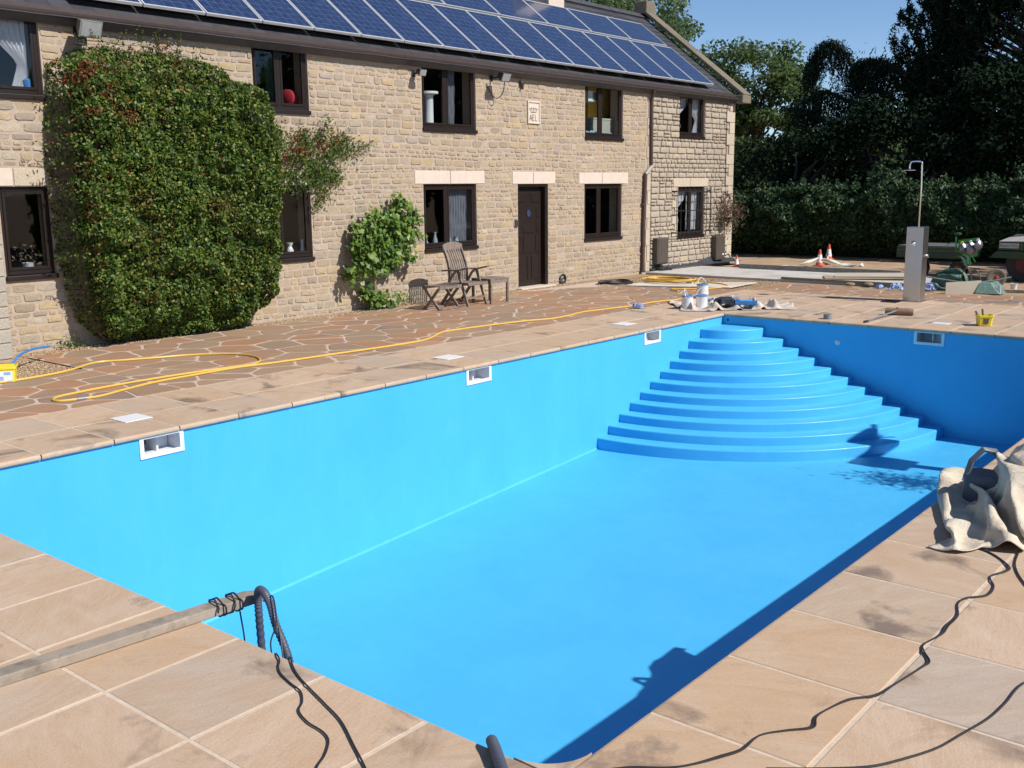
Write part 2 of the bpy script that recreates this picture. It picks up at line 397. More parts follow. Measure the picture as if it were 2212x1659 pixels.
MEMB = mk('black_membrane', (.035,.038,.044), .5, .2, 6, .3, 20, .02)
ORANGE = mk('cone_orange', (.62,.10,.035), .5, .08, 10)
BLUEC = mk('blue_plastic', (.05,.20,.48), .5, .12, 8)
BLUEW = mk('blue_white_bag', (.30,.38,.62), .6, .3, 14)
NAVY = mk('navy_cloth', (.022,.03,.05), .9, .2, 9)
YELLOW = mk('yellow_tub', (.75,.60,.045), .4, .04, 5)
RED = mk('red_paint', (.38,.03,.03), .45, .1, 6)
RUBT = mk('dusty_tyre', (.20,.165,.12), .85, .15, 20)
BARK = mk('bark', (.075,.06,.045), .95, .3, 10, .5, 25, .03)
CURTAIN = mk('net_curtain', (.62,.60,.64), .9, .06, 6)
rng = random.Random(7); nrg = np.random.default_rng(7)
def uv(x, y, z=0):
    d = Vector((x, y, z))-CAM; k = d.dot(fw)
    if k < .1: return (9, 9)
    return (d.dot(r2)/k*2227.4/1106, d.dot(u2)/k*2227.4/829.5)
def seen(x, y, z=0, m=1.1):
    a, b = uv(x, y, z); return abs(a) < m and abs(b) < m

# ---------------------------------------------------------------- ground with the hole of the pool
def sheet(name, xs, ys, z, mat, hole=None, kind='structure', parent=None):
    b = MB()
    for i in range(len(xs)-1):
        for j in range(len(ys)-1):
            if hole and (i, j) == hole: continue
            b.add([(xs[i],ys[j],z),(xs[i+1],ys[j],z),(xs[i+1],ys[j+1],z),(xs[i],ys[j+1],z)], [(0,1,2,3)])
    o = b.build(name, mat, parent)
    if kind: o['kind'] = kind
    return o
DRIVE = mk('tan_drive', (.41,.275,.165), .95, .18, 3, .4, 30, .02, dirt=(.30,.20,.12), dscale=1.2)
sheet('ground', [-400, -.25, W+.25, 400], [-200, -.25, L+.25, 800], -.06, DRIVE, (1, 1))
patio = sheet('patio', [-1.44, -.013, W+.013, 10.6], [-4.2, -.013, L+.013, 15.6], -.0028, GROUT, (1, 1))
BED = MB()
def quad(x0, x1, y0, y1, z): BED.add([(x0,y0,z),(x1,y0,z),(x1,y1,z),(x0,y1,z)], [(0,1,2,3)])
quad(-4.8, -1.442, 3.25, 15.6, -.004); quad(-3.45, -1.442, -2.2, 3.249, -.004); quad(-1.44, 6.4, 15.602, 17.15, -.004)
terrace = BED.build('crazy_paving', CMORT); terrace['kind'] = 'structure'
GRAVEL = mk('gold_gravel', (.36,.25,.14), .95, .3, 30, .8, 55, .02, dirt=(.25,.17,.10), dscale=40)
gb = MB()
def gq(x0, x1, y0, y1, z=-.02): gb.add([(x0,y0,z),(x1,y0,z),(x1,y1,z),(x0,y1,z)], [(0,1,2,3)])
gq(-5.25, -4.802, 3.25, 17.64); gq(-5.25, -3.452, -2.2, 3.248); gq(-4.801, -1.445, 15.604, 17.64); gq(-1.444, 6.4, 17.152, 17.64)
gravel = gb.build('gravel_bed', GRAVEL); gravel['kind'] = 'structure'
n = 15000
PX = np.where(nrg.random(n) < .30, nrg.uniform(-5.2, -3.47, n), nrg.uniform(-5.2, -4.8, n)); PY = nrg.uniform(2.2, 16.0, n)
PY = np.where(PX > -4.8, nrg.uniform(2.0, 3.22, n), PY)
mess = nrg.random(n) < .16
PX = np.where(mess, nrg.uniform(-4.8, -1.6, n), PX); PY = np.where(mess, nrg.uniform(15.65, 17.6, n), PY)
sz = nrg.uniform(.006, .014, n)
oct_ = np.array([(1,0,0),(0,1,0),(-1,0,0),(0,-1,0),(0,0,.7),(0,0,-.7)])
ang = nrg.uniform(0, 6.28, n); ca, sa = np.cos(ang), np.sin(ang)
V = oct_[None]*(sz[:, None, None]*nrg.uniform(.7, 1.5, (n, 1, 3)))
V = np.stack([V[..., 0]*ca[:, None]-V[..., 1]*sa[:, None], V[..., 0]*sa[:, None]+V[..., 1]*ca[:, None], V[..., 2]], -1)
V += np.stack([PX, PY, np.full(n, -.014)], -1)[:, None]
Fo = np.array([(0,1,4),(1,2,4),(2,3,4),(3,0,4),(1,0,5),(2,1,5),(3,2,5),(0,3,5)])
PEB = mk('pebble', (.4,.3,.2), .85, 0, rk='island', pal=[(.30,.19,.09), (.46,.33,.19), (.36,.25,.15), (.55,.42,.28), (.25,.17,.10), (.42,.28,.13)])
peb = arrmesh('gravel', V.reshape(-1, 3), (Fo[None]+np.arange(n)[:, None, None]*6).reshape(-1, 3), PEB)
tag(peb, 'golden gravel strewn along the foot of the house wall', 'gravel', kind='stuff')

# ---------------------------------------------------------------- sandstone slabs
cells = []
def cuts(a, b, ref, pit):
    k = math.ceil((a-ref)/pit-.25); o = [a]
    while ref+k*pit < b-.15: 
        if ref+k*pit > a+.15: o.append(ref+k*pit)
        k += 1
    return o+[b]
ynear = [0, -.66, -1.32, -1.97, -2.62, -3.3]
for j in range(5):
    xs = cuts(-1.43, W, 2.183+(.29 if j % 2 else 0)*0, .592)
    for i in range(len(xs)-1): cells.append((xs[i], xs[i+1], ynear[j+1], ynear[j], 'n' if j == 0 else ''))
xr = [W, 6.41, 7.04, 7.67, 8.3, 8.93, 9.56, 10.2]
for i in range(7):
    ys = cuts(-3.3, 15.58, .577, .628)
    for j in range(len(ys)-1): cells.append((xr[i], xr[i+1], ys[j], ys[j+1], 'r' if i == 0 and ys[j] > -.3 and ys[j] < L else ''))
for a, b in ((-.70, 0), (-1.43, -.70)):
    ys = cuts(0, L, 1.645, .607)
    for j in range(len(ys)-1): cells.append((a, b, ys[j], ys[j+1], 'l' if b == 0 else ''))
yf = [L, 12.62, 13.24, 13.86, 14.45, 15.02, 15.58]
for j in range(6):
    xs = cuts(-1.43, W, 1.15, .57)
    for i in range(len(xs)-1): cells.append((xs[i], xs[i+1], yf[j], yf[j+1], 'f' if j == 0 else ''))
def slabmesh(b, x0, x1, y0, y1, nose, dz):
    g_ = .005
    x0 += 0 if nose == 'r' else g_; x1 -= 0 if nose == 'l' else g_; y0 += 0 if nose == 'f' else g_; y1 -= 0 if nose == 'n' else g_
    c1, c2 = .003, .004
    e = {'l': 1, 'r': 3, 'n': 2, 'f': 0}.get(nose, -1)
    def ring(ins, nin, z):
        i = [ins]*4
        if e >= 0: i[e] = nin
        return [(x0+i[3], y0+i[0], z), (x1-i[1], y0+i[0], z), (x1-i[1], y1-i[2], z), (x0+i[3], y1-i[2], z)]
    rings = [ring(0, .010, -.045+dz), ring(0, .001, -.034+dz), ring(0, .0, -.020+dz), ring(0, .003, -.010+dz), ring(c1, .010, -.003+dz), ring(c1+c2, .022, dz)]
    V = [p for r_ in rings for p in r_]; F = [(3,2,1,0)]
    for k in range(5):
        for q in range(4): F.append((k*4+q, k*4+(q+1) % 4, k*4+4+(q+1) % 4, k*4+4+q))
    F.append((20,21,22,23)); b.add(V, F)
rest = MB(); ns = 0
for c in cells:
    cx, cy = (c[0]+c[1])/2, (c[2]+c[3])/2; dz = rng.uniform(-.0010, .0014)
    vis = any(seen(x, y, 0, 1.02) for x in (c[0], cx, c[1]) for y in (c[2], cy, c[3]))
    if vis and ns < 300:
        b = MB(); slabmesh(b, *c, dz); o = b.build('slab', SLAB, patio, smooth=False); ns += 1
    else: slabmesh(rest, *c, dz)
if rest.v: tag(rest.build('slab_field', SLAB, patio), kind='stuff')
cb = MB(); rr = .20
pl = [(W-rr+rr*math.cos(a), rr+rr*math.sin(a)) for a in [R(-90+9*k) for k in range(11)]]
poly = [(W+.005, -.004)]+[(x, y) for x, y in pl[::-1]]
cb.prism(poly, -.045, -.0015); cb.build('slab', SLAB, patio)

# ---------------------------------------------------------------- crazy paving pieces
def clip(poly, nx, ny, d):
    out = []
    for i in range(len(poly)):
        a, b = poly[i], poly[(i+1) % len(poly)]; sa_ = a[0]*nx+a[1]*ny-d; sb = b[0]*nx+b[1]*ny-d
        if sa_ <= 0: out.append(a)
        if (sa_ < 0) != (sb < 0): t = sa_/(sa_-sb); out.append((a[0]+(b[0]-a[0])*t, a[1]+(b[1]-a[1])*t))
    return out
def crazy(x0, x1, y0, y1, sp, extra=None):
    r_ = rng; pts = []; tries = 0
    while tries < 4000:
        p = (r_.uniform(x0, x1), r_.uniform(y0, y1)); tries += 1
        m_ = sp*r_.choice((.7, .9, 1., 1.25))
        if all((p[0]-q[0])**2*1.15+(p[1]-q[1])**2*.85 > m_*m_ for q in pts): pts.append(p)
    for p in pts:
        poly = [(x0, y0), (x1, y0), (x1, y1), (x0, y1)]
        if extra: poly = clip(poly, *extra)
        for q in pts:
            if q is p: continue
            dx, dy = q[0]-p[0], q[1]-p[1]; l = math.hypot(dx, dy)
            if l > 3: continue
            poly = clip(poly, dx/l, dy/l, ((p[0]+q[0])/2*dx+(p[1]+q[1])/2*dy)/l-.015)
            if len(poly) < 3: break
        if len(poly) < 3: continue
        out = []
        for i in range(len(poly)):
            a, b = poly[i], poly[(i+1) % len(poly)]; l = math.hypot(b[0]-a[0], b[1]-a[1])
            if l < .05: out.append(((a[0]+b[0])/2, (a[1]+b[1])/2)); continue
            out.append((a[0]*.88+b[0]*.12, a[1]*.88+b[1]*.12)); 
            if l > .22: out.append(((a[0]+b[0])/2+r_.uniform(-.014, .014), (a[1]+b[1])/2+r_.uniform(-.014, .014)))
            out.append((a[0]*.12+b[0]*.88, a[1]*.12+b[1]*.88))
        cx = sum(q[0] for q in out)/len(out); cy = sum(q[1] for q in out)/len(out); zt = r_.uniform(-.003, .003); n_ = len(out)
        ar = abs(sum(out[i][0]*out[(i+1) % n_][1]-out[(i+1) % n_][0]*out[i][1] for i in range(n_)))/2
        if ar < .012: continue
        b = MB(); k = .006/max(.1, math.sqrt(ar))
        V = [(x, y, -.03) for x, y in out]+[(x, y, zt-.004) for x, y in out]+[(x+(cx-x)*k*2, y+(cy-y)*k*2, zt) for x, y in out]
        F = [tuple(range(2*n_, 3*n_))]
        for t_ in range(2):
            for i in range(n_): F.append((t_*n_+i, t_*n_+(i+1) % n_, (t_+1)*n_+(i+1) % n_, (t_+1)*n_+i))
        b.add(V, F); b.build('paving_stone', CRAZY, terrace)
crazy(-4.78, -1.455, 3.27, 15.58, .50, (-.944, .33, 8.75))
crazy(-3.43, -1.455, .2, 3.24, .48)
crazy(-1.43, 4.6, 15.62, 17.13, .55)

# ---------------------------------------------------------------- the empty pool
PL = thing('swimming_pool', 'empty bright blue painted swimming pool with curved corner steps', 'swimming pool', (W/2, L/2, -1.9))
def zf(y): return -1.5-.0585*(8.6-y)
SK = [(1.875, 2.296), (5.955, 6.39), (9.71, 10.145)]      # skimmers in the house side wall
SZ0, SZ1 = -.222, -.036
wx = -.03
def wall_grid(name, fix, axis, cuts_, zc, holes):
    b = MB()
    for i in range(len(cuts_)-1):
        for j in range(len(zc)-1):
            a0, a1, z0, z1 = cuts_[i], cuts_[i+1], zc[j], zc[j+1]
            if any(a0 >= h[0]-1e-6 and a1 <= h[1]+1e-6 and z0 >= SZ0-1e-6 and z1 <= SZ1+1e-6 for h in holes): continue
            P = [(fix,a0,z0),(fix,a1,z0),(fix,a1,z1),(fix,a0,z1)] if axis == 'x' else [(a0,fix,z0),(a1,fix,z0),(a1,fix,z1),(a0,fix,z1)]
            b.add(P, [(0,1,2,3)])
    return b.build(name, POOL, PL)
zs = [-2.2, SZ0, SZ1, -.008]
wall_grid('wall', wx, 'x', [-.05]+[v for h in [(a+.02, b-.02) for a, b in SK] for v in h]+[L+.05], zs, [(a+.02, b-.02) for a, b in SK])
SKF = (2.945, 3.358)
wall_grid('wall', L+.03, 'y', [-.05, SKF[0]+.02, SKF[1]-.02, W+.05], zs, [(SKF[0]+.02, SKF[1]-.02)])
wall_grid('wall', W+.03, 'x', [-.05, L+.05], [-2.2, -.008], [])
wall_grid('wall', -.03, 'y', [-.05, W+.05], [-2.2, -.008], [])
b = MB(); nf = 24
for i in range(nf+1):
    y = -.05+(L+.1)*i/nf; b.v += [(-.05, y, zf(min(y, 8.8))), (W+.05, y, zf(min(y, 8.8)))]
b.f = [[2*i, 2*i+1, 2*i+3, 2*i+2] for i in range(nf)]; b.mi = [0]*nf
b.build('floor', POOL, PL)
b = MB(); rc = .03; nc = 5                                        # rounded cove between house side wall and floor
for i in range(nf+1):
    y = -.05+(L+.1)*i/nf; z = zf(min(y, 8.8))
    for k in range(nc+1):
        a = R(90*k/nc); b.v.append((wx+.001+rc*(1-math.cos(a)), y, z+.001+rc*(1-math.sin(a))))
for i in range(nf):
    for k in range(nc): b.f.append([i*(nc+1)+k, i*(nc+1)+k+1, (i+1)*(nc+1)+k+1, (i+1)*(nc+1)+k]); b.mi.append(0)
b.build('cove', POOL, PL, smooth=True)
RS = [.69, 1.035, 1.30, 1.565, 1.835, 2.105, 2.37, 2.635, 2.90, 3.17, 3.43]
ZS = [-.172, -.31, -.43, -.545, -.662, -.772, -.886, -.994, -1.11, -1.225, -1.347]
for i, (r_, z) in enumerate(zip(RS, ZS)):
    zb = -1.62 if i == 10 else ZS[i+1]-.02
    ri = 0 if i == 0 else RS[i-1]-.15
    b = MB(); N = 56
    prof = [(ri, z), (r_-.014, z), (r_-.006, z-.003), (r_-.001, z-.010), (r_, z-.020), (r_, zb)]
    if i == 0: prof[0] = (.0, z)
    for k in range(N+1):
        a = R(-91.5+93*k/N) if r_ > 1 else R(-94+98*k/N)
        for q, zz in prof: b.v.append((wx+.03+q*math.cos(a), L+q*math.sin(a), zz))
    m_ = len(prof)
    for k in range(N):
        for j in range(m_-1): b.f.append([k*m_+j, k*m_+j+1, (k+1)*m_+j+1, (k+1)*m_+j]); b.mi.append(0)
    if i == 0: b.add([(-.2, L+.2, z-.0005), (-.2, L-.68, z-.0005), (.3, L-.3, z-.0005), (.68, L+.2, z-.0005)], [(0,1,2,3)])
    b.build('step', POOL, PL, smooth=True, ang=50)
SKBOX = mk('skimmer_white', (.74,.74,.76), .4, .04, 6); DARKG = mk('skimmer_dark', (.05,.055,.06), .6, .1, 5)
def skimmer(y0, y1, far=False):
    """white frame with a throat behind it"""
    fr = MB(); bx = MB(); d = .30; o_ = .03; z0, z1 = SZ0-.0, SZ1
    def bxx(m, a0, a1, d0, d1, c0, c1):
        if far: m.box(a0, a1, L+.03-d1, L+.03-d0, c0, c1)
        else: m.box(wx+d0, wx+d1, a0, a1, c0, c1)
    bxx(fr, y0, y1, -.01, .012, z1-.022, z1+.004); bxx(fr, y0, y1, -.01, .012, z0-.004, z0+.034)
    bxx(fr, y0, y0+.04, -.01, .0115, z0+.034, z1-.022); bxx(fr, y1-.04, y1, -.01, .0115, z0+.034, z1-.022)
    f = fr.build('skimmer', WHITE, PL, bevel=.003)
    bxx(bx, y0+.021, y1-.021, -d, -.004, z0+.001, z0+.014); bxx(bx, y0+.021, y1-.021, -d, -.004, z1-.014, z1-.001)
    bxx(bx, y0+.021, y0+.034, -d, -.004, z0+.014, z1-.014); bxx(bx, y1-.034, y1-.021, -d, -.004, z0+.014, z1-.014)
    bxx(bx, y0+.03, y0+.03+(y1-y0)*.56, -d, -d+.01, z0+.014, z1-.014); bx.build('throat', SKBOX, f)
    q = MB(); a = y0+(y1-y0)*(.10 if not far else .45); bxx(q, a, a+(y1-y0)*.44, -d+.012, -d+.03, z0+.045, z1-.02); q.build('weir_opening', DARKG, f)
    q = MB(); bxx(q, y0+(y1-y0)*.52, y0+(y1-y0)*.56, -d+.012, -.10, z0+.014, z1-.014); bxx(q, y0+(y1-y0)*.56, y1-.04, -.20, -.19, z0+.014, z1-.014); q.build('weir_flap', SKBOX, f)
for a, b_ in SK: skimmer(a, b_)
skimmer(*SKF, far=True)
b = MB(); b.lathe([(.0, .03), (.02, .028), (.038, .016), (.045, 0), (.045, -.02)], (1.85, L+.03, -.30), 20, (0, -1, 0)); b.build('wall_nozzle', WHITE, PL, smooth=True)
b = MB(); b.lathe([(.02, .004), (.02, -.03)], (.055, L+.03, -.1), 14, (0, -1, 0)); b.build('inlet_hole', BLACK, PL)
for i, (x0, x1, y0, y1, nm) in enumerate([(-.75,-.485,2.03,2.295,'nearest the timber post end of the pool'), (-.74,-.48,6.14,6.435,'behind the middle wall skimmer'), (-.71,-.45,9.885,10.17,'near the rolled blue rag'), (2.98,3.215,12.58,12.8,'beside the small yellow bucket')]):
    b = MB(); b.box(x0, x1, y0, y1, .0015, .007)
    tag(b.build('skimmer_lid', WHITE, None, bevel=.002), 'flat white square skimmer lid in the paving '+nm, 'skimmer lid', 'white skimmer lids around the pool')

# ---------------------------------------------------------------- fresh concrete beyond the terrace
b = MB(); b.box(-5.02, 1.3, 17.66, 20.0, -.1, .035); co = b.build('concrete_slab', CONCRETE, None, bevel=.012); co['kind'] = 'structure'
b = MB(); b.box(-5.19, 1.28, 20.03, 20.30, -.1, .02); co2 = b.build('concrete_strip', MEMB, None); co2['kind'] = 'structure'
# ================================================================ the house
HS = thing('stone_house', 'long two storey stone house with slate roof and brown windows', 'house', (FX-2.8, 9.5, 0))
Y0, Y1, YB, ZE = -2.0, 22.1, 18.1, 4.16
OPEN = dict(W1=(3.36,3.96,3.10,4.12), W2=(7.13,8.165,3.115,4.12), W3=(10.665,12.07,2.955,4.12), W4=(15.51,16.935,2.945,4.12), W5=(19.345,20.55,3.08,4.11),
            G1=(3.275,3.915,.905,2.05), G2=(6.95,8.11,.872,2.04), G3=(10.645,12.05,.858,2.045), G4=(15.5,16.92,.825,2.028), G5=(19.34,20.62,.712,1.94), D=(13.268,14.24,0,2.034))
LINT = [(10.43,12.28,2.048,2.286,11.32,.03), (13.1,14.474,2.037,2.275,13.74,.02), (15.295,17.165,2.03,2.272,16.13,.02), (19.126,20.82,1.944,2.158,19.9,.02), (2.95,3.92,2.055,2.275,3.47,.0), (6.75,8.22,2.043,2.275,7.5,.02)]
PLQ = (13.57, 13.965, 3.195, 3.63)
holes = list(OPEN.values())
# wall core with the openings cut out
ysC = sorted({Y0, Y1, YB}|{v for h in holes for v in h[:2]}); zsC = sorted({-.1, ZE}|{v for h in holes for v in h[2:]})
core = MB(); mx = FX-.004
for i in range(len(ysC)-1):
    for j in range(len(zsC)-1):
        a0, a1, c0, c1 = ysC[i], ysC[i+1], zsC[j], zsC[j+1]
        if any(a0 >= h[0]-1e-6 and a1 <= h[1]+1e-6 and c0 >= h[2]-1e-6 and c1 <= h[3]+1e-6 for h in holes): continue
        mq = FX-.016 if a0 >= YB-1e-6 else mx
        core.add([(mq,a0,c0),(mq,a1,c0),(mq,a1,c1),(mq,a0,c1)], [(0,1,2,3)], 1 if a0 >= YB-1e-6 else 0)
        core.add([(mx-.33,a0,c0),(mx-.33,a1,c0),(mx-.33,a1,c1),(mx-.33,a0,c1)], [(3,2,1,0)], 1 if a0 >= YB-1e-6 else 0)
for h in holes:
    y0, y1, z0, z1 = h
    for a, b_ in (((y0,z0),(y0,z1)), ((y1,z1),(y1,z0)), ((y0,z1),(y1,z1)), ((y1,z0),(y0,z0))):
        core.add([(mx,*a),(mx,*b_),(mx-.33,*b_),(mx-.33,*a)], [(0,1,2,3)])
wall = core.build('front_wall', [MORTAR, MORTAR2], HS)
b = MB(); b.box(FX-5.75, FX-.02, Y1-.30, Y1-.002, -.1, ZE); b.extr([(FX-.03,Y1-.28,ZE), (FX-5.6,Y1-.28,ZE), (-8.05,Y1-.28,6.45)], (0,.27,0))
b.box(FX-5.75, FX-5.45, Y0, Y1-.31, -.1, ZE); b.box(FX-5.44, FX-.36, Y0, Y0+.3, -.1, ZE)
b.build('outer_wall', MORTAR, HS)
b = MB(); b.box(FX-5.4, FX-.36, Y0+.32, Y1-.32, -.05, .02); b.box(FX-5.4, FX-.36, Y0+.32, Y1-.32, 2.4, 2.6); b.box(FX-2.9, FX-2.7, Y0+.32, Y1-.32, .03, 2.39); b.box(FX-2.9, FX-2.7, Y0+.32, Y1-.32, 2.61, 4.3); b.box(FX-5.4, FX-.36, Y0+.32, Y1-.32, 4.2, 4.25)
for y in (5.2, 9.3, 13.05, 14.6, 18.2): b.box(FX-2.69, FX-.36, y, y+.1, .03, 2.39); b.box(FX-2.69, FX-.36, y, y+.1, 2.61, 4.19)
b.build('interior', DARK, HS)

def stone_geo(y0, y1, z0, z1, d, r_, wob, x0=FX, sharp=.8):
    """one dressed face: 8-point ring in the joint, 8-point ring proud, centre"""
    w_, h_ = y1-y0, z1-z0; j = min(w_, h_)*.09
    def wz(y, z): return z+wob*noise.noise((y*.55, z*1.3, 3.1))+wob*.35*noise.noise((y*2.1, z*3, 9.))
    e_ = r_.uniform(.06, .26) if sharp < .5 else .08; f_ = r_.uniform(.04, .16) if sharp < .5 else .06
    base = [(0,e_),(f_,0),(.5,0),(1-f_,0),(1,e_),(1,1-e_),(1-f_,1),(.5,1),(f_,1),(0,1-e_)]
    if sharp < .5: j *= 1.6
    ring = []
    for u, v in base:
        y = y0+u*w_+r_.uniform(-j, j)*.5; z = z0+v*h_+r_.uniform(-j, j)*.6
        ring.append((y, wz(y, z)))
    cy = sum(p[0] for p in ring)/10; cz = sum(p[1] for p in ring)/10; n_ = 10
    k = .90 if sharp > .5 else .82
    V = [(x0-.017, y, z) for y, z in ring]
    V += [(x0+d*.75+r_.uniform(-.002, .002), cy+(y-cy)*(1-.014/max(.06, w_/2)), cz+(z-cz)*(1-.009/max(.04, h_/2))) for y, z in ring]
    V += [(x0+d+r_.uniform(-.003, .003), cy+(y-cy)*.55, cz+(z-cz)*.55) for y, z in ring]
    F = []
    for t_ in range(2):
        for i in range(n_): F.append((t_*n_+i, t_*n_+(i+1) % n_, (t_+1)*n_+(i+1) % n_, (t_+1)*n_+i))
    F.append(tuple(range(2*n_, 3*n_)))
    return V, F
def courses(z0, z1, hmin, hmax, r_):
    out = [z0]
    while True:
        h = r_.uniform(hmin, hmax)
        if out[-1]+h > z1-hmin*.6: out.append(z1); return out
        out.append(out[-1]+h)
def rubble(y0, y1, bands, blocks, hmin, hmax, wmin, wmax, dmin, dmax, gap, wob, r_):
    S = []
    for za, zb in zip(bands[:-1], bands[1:]):
        cs = courses(za, zb, hmin, hmax, r_)
        for c0, c1 in zip(cs[:-1], cs[1:]):
            segs = [(y0, y1)]
            for h in blocks:
                if min(c1, h[3])-max(c0, h[2]) < .02: continue
                ns_ = []
                for a, b_ in segs:
                    if h[1] <= a or h[0] >= b_: ns_.append((a, b_)); continue
                    if h[0] > a: ns_.append((a, h[0]))
                    if h[1] < b_: ns_.append((h[1], b_))
                segs = ns_
            for a, b_ in segs:
                y = a
                while y < b_-.02:
                    hh = c1-c0; w_ = min(b_-y, max(wmin, min(wmax, hh*r_.uniform(1.1, 3.4))))
                    if b_-y-w_ < wmin*.7: w_ = b_-y
                    if w_ > .05:
                        g_ = gap*r_.uniform(.7, 1.35)
                        if hh > .14 and r_.random() < .35 and w_ < .36:
                            m_ = c0+hh*r_.uniform(.4, .6); S.append((y+g_/2, y+w_-g_/2, c0+g_/2, m_-g_/2)); S.append((y+g_/2, y+w_-g_/2, m_+g_/2, c1-g_/2))
                        else: S.append((y+g_/2, y+w_-g_/2, c0+g_/2, c1-g_/2))
                    y += w_
    return [(s, r_.uniform(dmin, dmax)) for s in S]
r1 = random.Random(21)
blocksA = holes+[(a, b_, c, d) for a, b_, c, d, _, _ in LINT]+[(PLQ[0]-.01, PLQ[1]+.01, PLQ[2]-.01, PLQ[3]+.01), (17.9, 18.1, 0, 4.2)]
stA = rubble(3.05, 18.1, [.02, .86, 2.04, 2.28, 2.96, 4.12], blocksA, .058, .140, .08, .30, -.002, .011, .018, .036, r1)
QUO = []
z = .02; i = 0
while z < 4.1:
    h = r1.uniform(.20, .30); wq = .27 if i % 2 else .46; QUO.append((Y1-wq, Y1, z, min(4.1, z+h))); z += h; i += 1
JQ = []
z = .72; i = 0
while z < 1.92:
    h = r1.uniform(.15, .24); wq = .13 if i % 2 else .28; JQ.append((19.33-wq, 19.33, z, min(1.94, z+h))); z += h; i += 1
blocksB = holes+[(a, b_, c, d) for a, b_, c, d, _, _ in LINT]+QUO+JQ
stB = rubble(18.12, Y1, [.02, .71, 1.94, 2.16, 3.08, 4.1], blocksB, .09, .15, .13, .40, .014, .030, .017, .008, r1)
def put_stones(lst, mat, nmax, nm, wob, sharp):
    def scr(s):
        y0, y1, z0, z1 = s[0]; cy, cz = (y0+y1)/2, (z0+z1)/2
        if not seen(FX, cy, cz, 1.03): return 0
        if 3.75 < cy < 6.9 and .2 < cz < 3.6: return 0
        return (y1-y0)*(z1-z0)/(Vector((FX, cy, cz))-CAM).length**2
    lst = sorted(lst, key=scr, reverse=True); rest = MB(); tones = []
    for k, (s, d) in enumerate(lst):
        V, F = stone_geo(*s, d, r1, wob, sharp=sharp); tn = r1.random()
        if k < nmax and scr((s, d)) > 0:
            m_ = MB(); m_.add(V, F); o = m_.build('stone', mat, wall, smooth=True, ang=38)
            a = o.data.attributes.new('tone', 'FLOAT', 'POINT'); a.data.foreach_set('value', [tn]*len(o.data.vertices))
        else: rest.add(V, F); tones += [tn]*len(V)
    if rest.v:
        o = rest.build(nm, mat, wall, smooth=True, ang=38); o['kind'] = 'stuff'
        a = o.data.attributes.new('tone', 'FLOAT', 'POINT'); a.data.foreach_set('value', tones)
put_stones(stA, STONE, 230, 'rubble_stonework', .034, 0.)
put_stones(stB, STONE2, 70, 'coursed_stonework', .008, 1.)
def ashlar(name, y0, y1, z0, z1, mat, proud=.010, x0=FX, tone=.5, skew=0., parent=None):
    m_ = MB(); g_ = .004
    m_.extr([(x0-.02, y0+g_, z0+g_), (x0-.02, y1-g_, z0+g_), (x0-.02, y1-g_, z1-g_), (x0-.02, y0+g_, z1-g_)], (.02+proud, 0, 0))
    if skew:
        m_.v = [(x, y+(skew if (abs(y-(y1-g_)) < 1e-6 and z > z0+.05) else 0) if skew > 0 else y+(-skew if (abs(y-(y0+g_)) < 1e-6 and z > z0+.05) else 0), z) for x, y, z in m_.v]
    o = m_.build(name, mat, parent or HS, bevel=.004, seg=1)
    a = o.data.attributes.new('tone', 'FLOAT', 'POINT'); a.data.foreach_set('value', [tone]*len(o.data.vertices)); return o
for a, b_, c, d, mid, sk in LINT:
    far = a > 19
    mt_ = QUOIN if far else LINTEL
    if sk: ashlar('lintel', a, mid+sk*.5, c, d, mt_, .008, skew=-0.0); ashlar('lintel', mid+sk*.5+.006, b_, c, d, mt_, .008)
    else: ashlar('lintel', a, mid, c, d, mt_, .008); ashlar('lintel', mid+.008, b_, c, d, QUOIN, .008)
for q in QUO: ashlar('quoin', *q, QUOIN, .016, tone=r1.random())
for q in JQ: ashlar('quoin', *q, QUOIN, .016, tone=r1.random())
z = .02; i = 0
while z < 4.1:
    h = r1.uniform(.22, .42); ashlar('quoin', 17.92+(.05 if i % 2 else 0), 18.10, z, min(4.1, z+h), QUOIN if z < 2.3 else STONE2, .012, tone=r1.random()); z += h; i += 1

# projecting pier at the left end
pier = thing('stone_pier', 'grey stone pier at the left end of the house front', 'pier', (-5, 2.0, 0))
b = MB(); b.box(FX-.1, -4.75, -1.9, 3.04, -.1, 2.9); b.build('core', MORTAR, pier)
z = .01
while z < 2.8:
    h = r1.uniform(.13, .22)
    y = -.2
    for (a, b_) in ((2.72, 3.055), (2.2, 2.71), (1.6, 2.19)):
        m_ = MB(); m_.box(-4.765, -4.735, a+.006, b_-.006, z+.006, z+h-.006); o = m_.build('block', ASHLAR, pier, bevel=.008, seg=1)
        at_ = o.data.attributes.new('tone', 'FLOAT', 'POINT'); at_.data.foreach_set('value', [r1.random()]*len(o.data.vertices))
    m_ = MB(); m_.box(-5.19, -4.77, 3.03, 3.05, z+.006, z+h-.006); o = m_.build('block', ASHLAR, pier, bevel=.006, seg=1)
    at_ = o.data.attributes.new('tone', 'FLOAT', 'POINT'); at_.data.foreach_set('value', [r1.random()]*len(o.data.vertices))
    z += h

